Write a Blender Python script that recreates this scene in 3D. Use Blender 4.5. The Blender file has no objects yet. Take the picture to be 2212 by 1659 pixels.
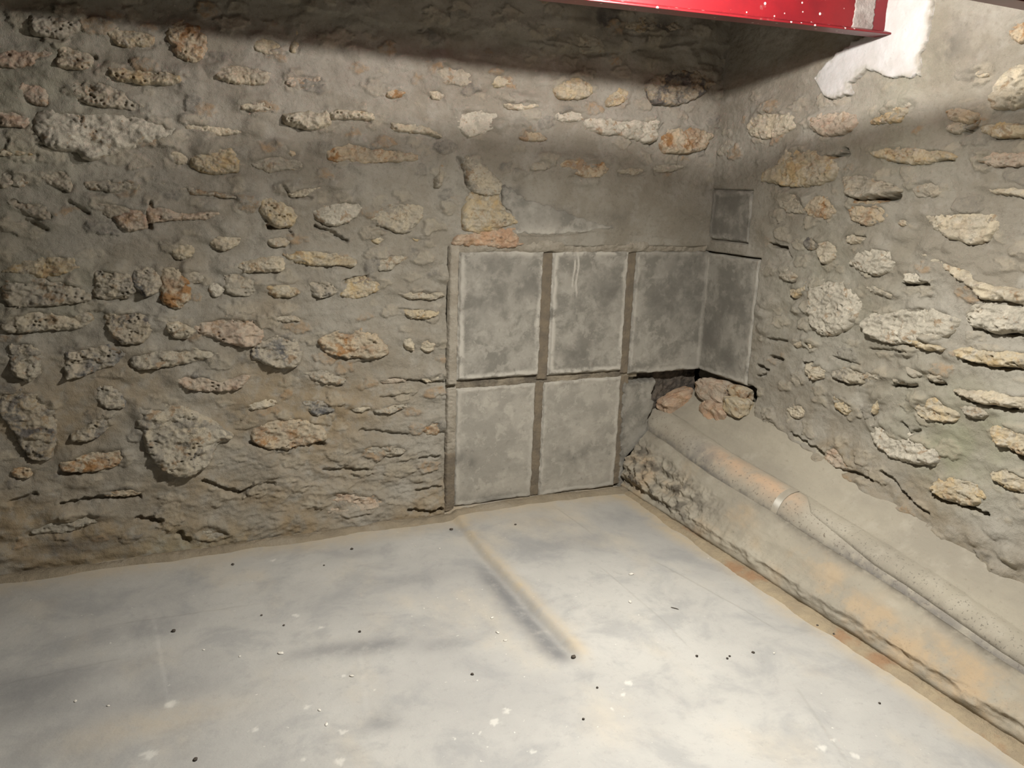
import bpy, math, random
import numpy as np
from mathutils import Matrix, Vector
random.seed(7); rng = np.random.default_rng(7)
S = bpy.context.scene
COL = S.collection
# ------------------------------------------------------------------ camera
YAW, PITCH, ROLL, F = 0.437538, 0.241317, 0.037384, 1762.7
CAMZ = 1.5
cy, sy, cp, sp = math.cos(YAW), math.sin(YAW), math.cos(PITCH), math.sin(PITCH)
fw = np.array([sy*cp, cy*cp, -sp]); r0 = np.array([cy, -sy, 0.0]); u0 = np.cross(r0, fw)
cr, sr = math.cos(ROLL), math.sin(ROLL)
rt = cr*r0 + sr*u0; up = -sr*r0 + cr*u0
O = np.array([0, 0, CAMZ])
def ray(p):
    return fw + (p[0]-1106.0)/F*rt - (p[1]-829.5)/F*up
def at_y(p, Y):
    d = ray(p); return O + d*(Y/d[1])
def at_x(p, X):
    d = ray(p); return O + d*(X/d[0])
def at_z(p, Z=0.0):
    d = ray(p); return O + d*((Z-CAMZ)/d[2])
cam = bpy.data.cameras.new('camera'); camo = bpy.data.objects.new('camera', cam); COL.objects.link(camo)
m = Matrix(((rt[0], up[0], -fw[0], 0), (rt[1], up[1], -fw[1], 0), (rt[2], up[2], -fw[2], CAMZ), (0, 0, 0, 1)))
camo.matrix_world = m
cam.sensor_width = 36; cam.lens = 36*F/2212; cam.clip_start = 0.05
S.camera = camo
YB = 3.335          # face of the back wall mortar
XR = 2.605          # face of the right wall mortar

# ------------------------------------------------------------------ noise
PERM = rng.permutation(512)
PERM = np.concatenate([PERM, PERM, PERM])
GA = rng.uniform(0, 2*np.pi, 512); GX, GY = np.cos(GA), np.sin(GA)
def perlin(x, y, s=0):
    x = np.asarray(x, float) + s*17.31; y = np.asarray(y, float) + s*9.77
    xi = np.floor(x).astype(int); yi = np.floor(y).astype(int)
    xf = x-xi; yf = y-yi
    def g(i, j):
        h = PERM[(PERM[(xi+i) & 511] + yi + j) & 511]
        return GX[h]*(xf-i) + GY[h]*(yf-j)
    a = xf*xf*xf*(xf*(xf*6-15)+10); b = yf*yf*yf*(yf*(yf*6-15)+10)
    n0 = g(0, 0)*(1-a)+g(1, 0)*a; n1 = g(0, 1)*(1-a)+g(1, 1)*a
    return (n0*(1-b)+n1*b)*1.45
def fbm(x, y, o=4, s=0, gain=.5):
    t = 0; a = 1; f = 1; n = 0
    for k in range(o):
        t = t + a*perlin(x*f, y*f, s+k*3); n += a; a *= gain; f *= 2.03
    return t/n
def ridge(x, y, o=4, s=0):
    t = 0; a = 1; f = 1; n = 0
    for k in range(o):
        t = t + a*(1-2*np.abs(perlin(x*f, y*f, s+k*5))); n += a; a *= .5; f *= 2.1
    return t/n
def worley(x, y, s=0):
    xi = np.floor(x).astype(int); yi = np.floor(y).astype(int); best = np.full(np.shape(x), 9.0)
    for i in (-1, 0, 1):
        for j in (-1, 0, 1):
            h = PERM[(PERM[(xi+i+s) & 511] + yi + j) & 511]
            px = xi+i+(h*0.6180339 % 1); py = yi+j+(h*0.7548776 % 1)
            best = np.minimum(best, np.hypot(px-x, py-y))
    return best
def worley_id(x, y, s=0):
    xi = np.floor(x).astype(int); yi = np.floor(y).astype(int); best = np.full(np.shape(x), 9.0); idn = np.zeros(np.shape(x), int)
    for i in (-1, 0, 1):
        for j in (-1, 0, 1):
            h = PERM[(PERM[(xi+i+s) & 511] + yi + j) & 511]
            px = xi+i+(h*0.6180339 % 1); py = yi+j+(h*0.7548776 % 1); d = np.hypot(px-x, py-y)
            m_ = d < best; best = np.where(m_, d, best); idn = np.where(m_, h, idn)
    return best, idn
def sst(a, b, x):
    t = np.clip((x-a)/(b-a), 0, 1); return t*t*(3-2*t)
def seg_dist(U, W, pts):
    d = np.full(U.shape, 9.0)
    for (a, b) in zip(pts[:-1], pts[1:]):
        ax, ay = a; bx, by = b; dx, dy = bx-ax, by-ay
        t = np.clip(((U-ax)*dx+(W-ay)*dy)/(dx*dx+dy*dy+1e-12), 0, 1)
        d = np.minimum(d, np.hypot(U-ax-t*dx, W-ay-t*dy))
    return d
def poly_sd(U, W, poly):
    pts = list(poly)+[poly[0]]
    d = seg_dist(U, W, pts); ins = np.zeros(U.shape, bool)
    for (a, b) in zip(pts[:-1], pts[1:]):
        c = ((a[1] > W) != (b[1] > W)) & (U < (b[0]-a[0])*(W-a[1])/((b[1]-a[1]) or 1e-12)+a[0])
        ins ^= c
    return np.where(ins, -d, d)

def buried(U, W, s, fu=8.0, fv=13.5):
    x = U*fu+.35*fbm(U*14, W*20, 4, s); y = W*fv+.35*fbm(U*14, W*20, 4, s+7)
    d, i = worley_id(x, y, s); r1 = (i*.3719 % 1); r2 = (i*.7331 % 1)
    size = .22+.26*r2
    p = sst(size, size-.13, d+.16*fbm(U*38, W*55, 4, s+11))*(r1 < .72)
    rough = .6+.4*ridge(U*30, W*44, 4, s+3)
    h = p*(.004+.010*r2)*rough
    tone = (i*.1931 % 1)
    return h, p*(.55+.45*fbm(U*16, W*22, 3, s+5)), tone
# ------------------------------------------------------------------ mesh helpers
def mesh_np(name, V, Q, mat, parent=None, smooth=True, attrs=None, loc=None):
    V = np.asarray(V, np.float32); Q = np.asarray(Q, np.int32)
    if loc is not None: V = V - np.asarray(loc, np.float32)
    me = bpy.data.meshes.new(name)
    me.vertices.add(len(V)); me.vertices.foreach_set('co', V.ravel())
    n = Q.shape[1]
    me.loops.add(Q.size); me.loops.foreach_set('vertex_index', Q.ravel())
    me.polygons.add(len(Q)); me.polygons.foreach_set('loop_start', np.arange(0, Q.size, n, dtype=np.int32))
    me.polygons.foreach_set('use_smooth', np.full(len(Q), smooth))
    me.update(calc_edges=True)
    if attrs:
        for k, a in attrs.items():
            at = me.color_attributes.new(k, 'FLOAT_COLOR', 'POINT')
            c = np.ones((len(V), 4), np.float32); c[:, :3] = np.clip(a, 0, 1); at.data.foreach_set('color', c.ravel())
    me.materials.append(mat)
    o = bpy.data.objects.new(name, me); COL.objects.link(o)
    if loc is not None: o.location = loc
    if parent is not None: o.parent = parent
    return o
def grid_faces(nu, nw, flip=False):
    i, j = np.meshgrid(np.arange(nu-1), np.arange(nw-1), indexing='ij')
    a = (i*nw+j).ravel(); b = ((i+1)*nw+j).ravel(); c = ((i+1)*nw+j+1).ravel(); d = (i*nw+j+1).ravel()
    return np.stack([d, c, b, a] if flip else [a, b, c, d], 1)
def tag(o, label, cat, group=None, kind=None):
    o['label'] = label
    if cat: o['category'] = cat
    if group: o['group'] = group
    if kind: o['kind'] = kind
    return o
def empty(name, loc=(0, 0, 0)):
    o = bpy.data.objects.new(name, None); COL.objects.link(o); o.location = loc; o.empty_display_size = .05; return o
def box(name, lo, hi, mat, parent=None):
    x0, y0, z0 = lo; x1, y1, z1 = hi
    V = [(x0, y0, z0), (x1, y0, z0), (x1, y1, z0), (x0, y1, z0), (x0, y0, z1), (x1, y0, z1), (x1, y1, z1), (x0, y1, z1)]
    Q = [(3, 2, 1, 0), (4, 5, 6, 7), (0, 1, 5, 4), (1, 2, 6, 5), (2, 3, 7, 6), (3, 0, 4, 7)]
    return mesh_np(name, V, Q, mat, parent, False)

# ------------------------------------------------------------------ materials
class MT:
    def __init__(s, name, rough=.9):
        s.m = bpy.data.materials.new(name); s.m.use_nodes = True; s.t = s.m.node_tree; s.n = s.t.nodes
        s.b = s.n['Principled BSDF']; s.b.inputs['Roughness'].default_value = rough
        s.b.inputs['Specular IOR Level'].default_value = .25
        s.geo = s.n.new('ShaderNodeNewGeometry'); s.pos = s.geo.outputs['Position']
        s.oi = None
    def vec(s, scale=(1, 1, 1), per_object=False):
        mp = s.n.new('ShaderNodeMapping'); mp.inputs['Scale'].default_value = scale
        s.t.links.new(s.pos, mp.inputs['Vector'])
        if per_object:
            if not s.oi: s.oi = s.n.new('ShaderNodeObjectInfo')
            ml = s.n.new('ShaderNodeMath'); ml.operation = 'MULTIPLY'; ml.inputs[1].default_value = 53
            s.t.links.new(s.oi.outputs['Random'], ml.inputs[0]); s.t.links.new(ml.outputs[0], mp.inputs['Location'])
        return mp.outputs[0]
    def noise(s, scale, detail=5, rough=.6, lo=.35, hi=.65, dist=0, stretch=(1, 1, 1), po=False, raw=False):
        nz = s.n.new('ShaderNodeTexNoise'); nz.inputs['Scale'].default_value = scale; nz.inputs['Detail'].default_value = detail
        nz.inputs['Roughness'].default_value = rough; nz.inputs['Distortion'].default_value = dist
        s.t.links.new(s.vec(stretch, po), nz.inputs['Vector'])
        if raw: return nz.outputs['Fac']
        return s.rng(nz.outputs['Fac'], lo, hi)
    def rng(s, v, lo, hi, a=0, b=1):
        r = s.n.new('ShaderNodeMapRange'); r.interpolation_type = 'SMOOTHSTEP'
        for i, x in zip((1, 2, 3, 4), (lo, hi, a, b)): r.inputs[i].default_value = x
        s.t.links.new(v, r.inputs[0]); return r.outputs[0]
    def vor(s, scale, lo, hi, po=False):
        v = s.n.new('ShaderNodeTexVoronoi'); v.inputs['Scale'].default_value = scale
        s.t.links.new(s.vec((1, 1, 1), po), v.inputs['Vector']); return s.rng(v.outputs['Distance'], lo, hi, 1, 0)
    def math(s, op, a, b):
        n = s.n.new('ShaderNodeMath'); n.operation = op; n.use_clamp = (op != 'ADD')
        for i, x in enumerate((a, b)):
            if isinstance(x, (int, float)): n.inputs[i].default_value = x
            else: s.t.links.new(x, n.inputs[i])
        return n.outputs[0]
    def mix(s, fac, a, b):
        n = s.n.new('ShaderNodeMix'); n.data_type = 'RGBA'
        for i, x in ((0, fac), (6, a), (7, b)):
            if isinstance(x, tuple): n.inputs[i].default_value = (*x, 1)
            elif isinstance(x, (int, float)): n.inputs[i].default_value = x
            else: s.t.links.new(x, n.inputs[i])
        return n.outputs[2]
    def attr(s, name='mask'):
        a = s.n.new('ShaderNodeAttribute'); a.attribute_name = name
        sep = s.n.new('ShaderNodeSeparateColor'); s.t.links.new(a.outputs['Color'], sep.inputs[0]); return sep.outputs
    def col(s, c): s.t.links.new(c, s.b.inputs['Base Color'])
    def bump(s, h, dist=.004, strength=.6, prev=None):
        b = s.n.new('ShaderNodeBump'); b.inputs['Distance'].default_value = dist; b.inputs['Strength'].default_value = strength
        s.t.links.new(h, b.inputs['Height'])
        if prev is not None: s.t.links.new(prev, b.inputs['Normal'])
        s.t.links.new(b.outputs[0], s.b.inputs['Normal']); return b.outputs[0]

MORT_A, MORT_B, MORT_C = (.335, .312, .262), (.262, .236, .188), (.40, .378, .328)
def mat_mortar(name):
    k = MT(name)
    c = k.mix(k.noise(3.4, 8, .66, lo=.38, hi=.62), MORT_A, MORT_B)
    c = k.mix(k.math('MULTIPLY', k.noise(9, 6, lo=.52, hi=.75), .6), c, MORT_C)
    c = k.mix(k.math('MULTIPLY', k.noise(70, 3, lo=.5, hi=.8), .5), c, (.17, .15, .12))
    c = k.mix(k.math('MULTIPLY', k.vor(190, .10, .16), .25), c, (.55, .52, .45))
    a = k.attr()
    wob = k.noise(22, 5, lo=.25, hi=.6)
    c = k.mix(k.math('MULTIPLY', a[0], wob), c, (.285, .222, .14))
    c = k.mix(k.math('MULTIPLY', a[1], k.noise(6, 5, lo=.2, hi=.7)), c, (.27, .27, .185))
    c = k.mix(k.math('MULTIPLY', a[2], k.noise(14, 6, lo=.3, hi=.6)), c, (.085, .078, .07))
    b = k.attr('mask2'); sn = k.noise(40, 6, .7, lo=.3, hi=.6)
    c = k.mix(k.math('MULTIPLY', k.math('MULTIPLY', b[0], sn), .8), c, (.41, .36, .27))
    c = k.mix(k.math('MULTIPLY', b[1], k.noise(34, 6, .7, lo=.38, hi=.6)), c, (.36, .235, .125))
    c = k.mix(k.math('MULTIPLY', b[2], k.noise(34, 6, .7, lo=.38, hi=.6)), c, (.15, .14, .125))
    k.col(c)
    p = k.bump(k.noise(55, 6, .72, raw=True), .014, .55)
    k.bump(k.noise(330, 3, .7, raw=True), .003, .6, p)
    return k.m
def mat_stone(name, A, B, Cc, cov=.35, pit=.3, bs=.8):
    k = MT(name, .92)
    c = k.mix(k.noise(11, 7, .65, po=True, lo=.47, hi=.58, dist=.5), A, B)
    c = k.mix(k.noise(26, 6, .65, po=True, lo=.52, hi=.62, dist=.6), c, Cc)
    c = k.mix(k.math('MULTIPLY', k.noise(13, 8, .7, po=True, lo=.42, hi=.54), min(.95, cov*1.5)), c, (.35, .322, .262))
    c = k.mix(k.math('MULTIPLY', k.noise(19, 6, .7, po=True, lo=.56, hi=.64, dist=.4), .65), c, (.29, .185, .095))
    c = k.mix(k.math('MULTIPLY', k.noise(23, 6, .7, po=True, lo=.60, hi=.68), .55), c, (.15, .14, .13))
    c = k.mix(k.math('MULTIPLY', k.noise(75, 5, .75, po=True, lo=.56, hi=.66), pit), c, (.085, .068, .05))
    c = k.mix(k.math('MULTIPLY', k.noise(33, 5, .7, po=True, lo=.60, hi=.70), .6), c, (.60, .545, .44))
    k.col(c)
    p = k.bump(k.noise(42, 8, .7, po=True, raw=True), .014, .7*bs)
    k.bump(k.noise(210, 4, .75, po=True, raw=True), .004, .7, p)
    return k.m
KIND = {
 'c': mat_stone('cream_limestone', (0.550, 0.479, 0.352), (0.440, 0.374, 0.275), (0.616, 0.550, 0.429), .32),
 'o': mat_stone('ochre_limestone', (0.506, 0.424, 0.286), (0.484, 0.363, 0.198), (0.550, 0.484, 0.363), .32),
 'g': mat_stone('grey_limestone', (.47, .41, .305), (.27, .245, .20), (.50, .45, .35), .34, .5),
 'b': mat_stone('blue_grey_limestone', (.44, .385, .295), (.15, .148, .145), (.37, .335, .27), .32, .4),
 'd': mat_stone('dark_limestone', (0.396, 0.341, 0.253), (0.132, 0.121, 0.110), (0.374, 0.281, 0.165), .3, .55),
 'r': mat_stone('rust_limestone', (0.495, 0.402, 0.275), (0.330, 0.182, 0.077), (0.528, 0.440, 0.308), .3, .35),
 'p': mat_stone('pink_limestone', (0.506, 0.407, 0.308), (0.451, 0.330, 0.242), (0.517, 0.429, 0.330), .3, .3),
 'w': mat_stone('white_limestone', (.56, .515, .42), (.44, .405, .33), (.61, .565, .46), .32, .35),
 'm': mat_stone('mortared_limestone', (.41, .36, .275), (.32, .285, .22), (.44, .39, .305), .5, .25, .7),
 'k': mat_stone('brick_earth', (0.506, 0.330, 0.209), (0.418, 0.270, 0.176), (0.572, 0.418, 0.286), .25, .3),
}
M_WALL = mat_mortar('rubble_mortar')
# concrete facing
def mat_facing(name, A, B, E):
    k = MT(name, .8)
    c = k.mix(k.noise(7, 7, .68, dist=.25, lo=.4, hi=.6), A, B)
    c = k.mix(k.math('MULTIPLY', k.noise(15, 6, .65, lo=.52, hi=.6, dist=.35), .5), c, tuple(x*1.22 for x in A))
    c = k.mix(k.math('MULTIPLY', k.noise(40, 4, lo=.6, hi=.75), .35), c, (.11, .10, .088))
    a = k.attr()
    c = k.mix(k.math('MULTIPLY', a[0], k.noise(13, 6, .65, lo=.36, hi=.52)), c, E)
    c = k.mix(k.math('MULTIPLY', a[1], k.math('MULTIPLY', k.noise(9, 6, .65, lo=.3, hi=.6), .75)), c, (.14, .132, .114))
    c = k.mix(k.math('MULTIPLY', a[2], .9), c, (.26, .205, .14))
    k.col(c); p = k.bump(k.noise(26, 6, .6, raw=True), .006, .4); k.bump(k.noise(260, 3, raw=True), .0015, .4, p)
    return k.m
M_FACE = mat_facing('cast_concrete', (.355, .333, .285), (.28, .263, .225), (.44, .415, .36))
M_FACEU = mat_facing('upper_cast_concrete', (.315, .297, .256), (.195, .184, .157), (.45, .425, .37))
def simple(name, A, B, scale=10, rough=.9, bump=.006):
    k = MT(name, rough); k.col(k.mix(k.noise(scale, 6), A, B)); k.bump(k.noise(scale*5, 5, raw=True), bump, .5); return k.m
M_JOINT = simple('joint_mortar', (.19, .155, .11), (.14, .118, .09), 18)
M_LEDGE = simple('ledge_mortar', (.33, .30, .245), (.26, .23, .18), 14, .9, .012)
M_BED = simple('broken_bed_mortar', (.27, .232, .172), (.10, .086, .068), 9, .9, .014)
M_SHADED_SMEAR = simple('shaded_plaster_smear', (.25, .215, .195), (.36, .33, .305), 22, .8, .006)  # plaster smear on the beam, its shading painted in as darker grey
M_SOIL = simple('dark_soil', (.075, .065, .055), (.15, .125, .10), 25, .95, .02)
M_DARK = simple('black_grit', (.05, .042, .035), (.09, .075, .06), 60)
M_CHIP = simple('white_plaster_chip', (.72, .69, .62), (.60, .57, .50), 60)
# floor
def mat_floor():
    k = MT('floor_concrete', .62)
    k.b.inputs['Specular IOR Level'].default_value = .35
    c = k.mix(k.noise(1.6, 6, .55, lo=.32, hi=.68), (.415, .405, .375), (.335, .328, .308))
    c = k.mix(k.math('MULTIPLY', k.noise(4.5, 7, .66, lo=.46, hi=.66, dist=.4), .5), c, (.245, .248, .245))
    c = k.mix(k.math('MULTIPLY', k.noise(3.1, 5, .6, lo=.5, hi=.75, stretch=(1, .6, 1)), .55), c, (.48, .43, .345))
    c = k.mix(k.math('MULTIPLY', k.noise(28, 6, .75, lo=.52, hi=.72), .4), c, (.27, .265, .25))
    c = k.mix(k.math('MULTIPLY', k.noise(130, 3, .7, lo=.62, hi=.72), .3), c, (.20, .195, .185))
    spots = k.math('MULTIPLY', k.noise(55, 3, .6, lo=.69, hi=.73), k.noise(1.3, 2, lo=.42, hi=.6))
    c = k.mix(k.math('MULTIPLY', spots, .65), c, (.70, .68, .61))
    a = k.attr()
    c = k.mix(k.math('MULTIPLY', a[0], k.noise(16, 6, .7, lo=.15, hi=.6)), c, (.45, .375, .265))
    c = k.mix(k.math('MULTIPLY', a[1], k.noise(13, 7, .68, lo=.12, hi=.55)), c, (.165, .165, .165))
    c = k.mix(a[2], c, (.74, .72, .65))
    k.col(c)
    p = k.bump(k.noise(7, 6, .6, raw=True), .012, .35); k.bump(k.noise(150, 4, .65, raw=True), .0016, .35, p)
    return k.m
M_FLOOR = mat_floor()
def mat_sand(name, A, B, Cc):
    k = MT(name, .95); c = k.mix(k.noise(12, 6), A, B)
    c = k.mix(k.noise(5, 4, lo=.5, hi=.65), c, Cc); k.col(c)
    p = k.bump(k.noise(90, 5, .75, raw=True), .012, .7); k.bump(k.noise(350, 3, raw=True), .003, .6, p); return k.m
M_SAND = mat_sand('loose_sand', (.315, .262, .185), (.26, .218, .155), (.33, .285, .215))
M_RUST = mat_sand('rusty_dirt', (.40, .325, .215), (.33, .27, .185), (.34, .215, .125))
def mat_haunch():
    k = MT('haunch_render', .85)
    c = k.mix(k.noise(4, 6, stretch=(1, .5, 1)), (.335, .305, .24), (.275, .25, .20))
    c = k.mix(k.math('MULTIPLY', k.noise(9, 6, lo=.5, hi=.7), .5), c, (.39, .36, .295))
    c = k.mix(k.math('MULTIPLY', k.noise(60, 4, .7, lo=.58, hi=.75), .4), c, (.17, .145, .11))
    a = k.attr()
    c = k.mix(k.math('MULTIPLY', a[0], k.noise(9, 6, lo=.35, hi=.62)), c, (.37, .285, .185))
    pits = k.noise(110, 3, .6, lo=.60, hi=.66)
    c = k.mix(k.math('MULTIPLY', a[1], pits), c, (.13, .115, .095))
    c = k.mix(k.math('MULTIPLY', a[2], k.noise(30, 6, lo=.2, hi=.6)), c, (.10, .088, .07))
    k.col(c); p = k.bump(k.noise(20, 6, .6, stretch=(1, .5, 1), raw=True), .01, .5); k.bump(k.noise(220, 3, raw=True), .002, .5, p); return k.m
M_HAUNCH = mat_haunch()
def mat_pipe():
    k = MT('mortared_clay_pipe', .7)
    c = k.mix(k.noise(5, 6), (.355, .325, .262), (.30, .27, .215))
    a = k.attr()
    c = k.mix(k.math('MULTIPLY', a[0], k.noise(9, 5, lo=.25, hi=.6)), c, (.47, .335, .225))
    c = k.mix(k.math('MULTIPLY', a[1], k.noise(80, 3, .6, lo=.60, hi=.66)), c, (.19, .16, .125))
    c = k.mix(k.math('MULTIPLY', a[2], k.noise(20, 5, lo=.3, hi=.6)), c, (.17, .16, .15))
    k.col(c); p = k.bump(k.noise(30, 5, raw=True), .006, .4); k.bump(k.noise(200, 3, raw=True), .002, .4, p); return k.m
M_PIPE = mat_pipe()
def mat_plaster():
    k = MT('white_gypsum_plaster', .75)
    c = k.mix(k.noise(10, 5), (.53, .525, .515), (.47, .46, .44))
    c = k.mix(k.math('MULTIPLY', k.noise(45, 5, .7, lo=.62, hi=.72), .7), c, (.33, .32, .29))
    a = k.attr(); c = k.mix(k.math('MULTIPLY', a[0], k.noise(35, 5, lo=.3, hi=.55)), c, (.36, .34, .29))
    k.col(c); k.bump(k.noise(30, 6, raw=True), .008, .5); return k.m
M_PLASTER = mat_plaster()
def mat_collar():
    k = MT('collar_cement', .8); a = k.attr()
    k.col(k.mix(a[0], (.60, .575, .51), k.mix(k.noise(12, 5), (.36, .325, .26), (.30, .27, .215)))); k.bump(k.noise(40, 5, raw=True), .006, .5); return k.m
M_COLLAR = mat_collar()
def mat_red(name, A, B):
    k = MT(name, .32); k.b.inputs['Specular IOR Level'].default_value = .5
    c = k.mix(k.noise(5, 5, lo=.4, hi=.7), A, B)
    c = k.mix(k.math('MULTIPLY', k.noise(9, 6, .7, lo=.60, hi=.68), .6), c, (.20, .12, .11))
    c = k.mix(k.vor(26, .10, .14), c, (.66, .60, .56)) if name == 'red_beam_paint' else c
    k.col(c); k.bump(k.noise(60, 4, raw=True), .001, .35); return k.m
M_RED = mat_red('red_beam_paint', (.185, .010, .014), (.13, .008, .012))
M_RED2 = mat_red('dull_beam_paint', (.16, .04, .05), (.11, .03, .04))
M_PLAIN = simple('plain_render', (.20, .18, .15), (.17, .155, .13), 4)
M_CEIL = simple('ceiling_render', (.22, .20, .175), (.18, .165, .145), 4)
M_LAMP = simple('lamp_enamel', (.7, .7, .68), (.66, .66, .64), 4, .4, .0005)

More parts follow.
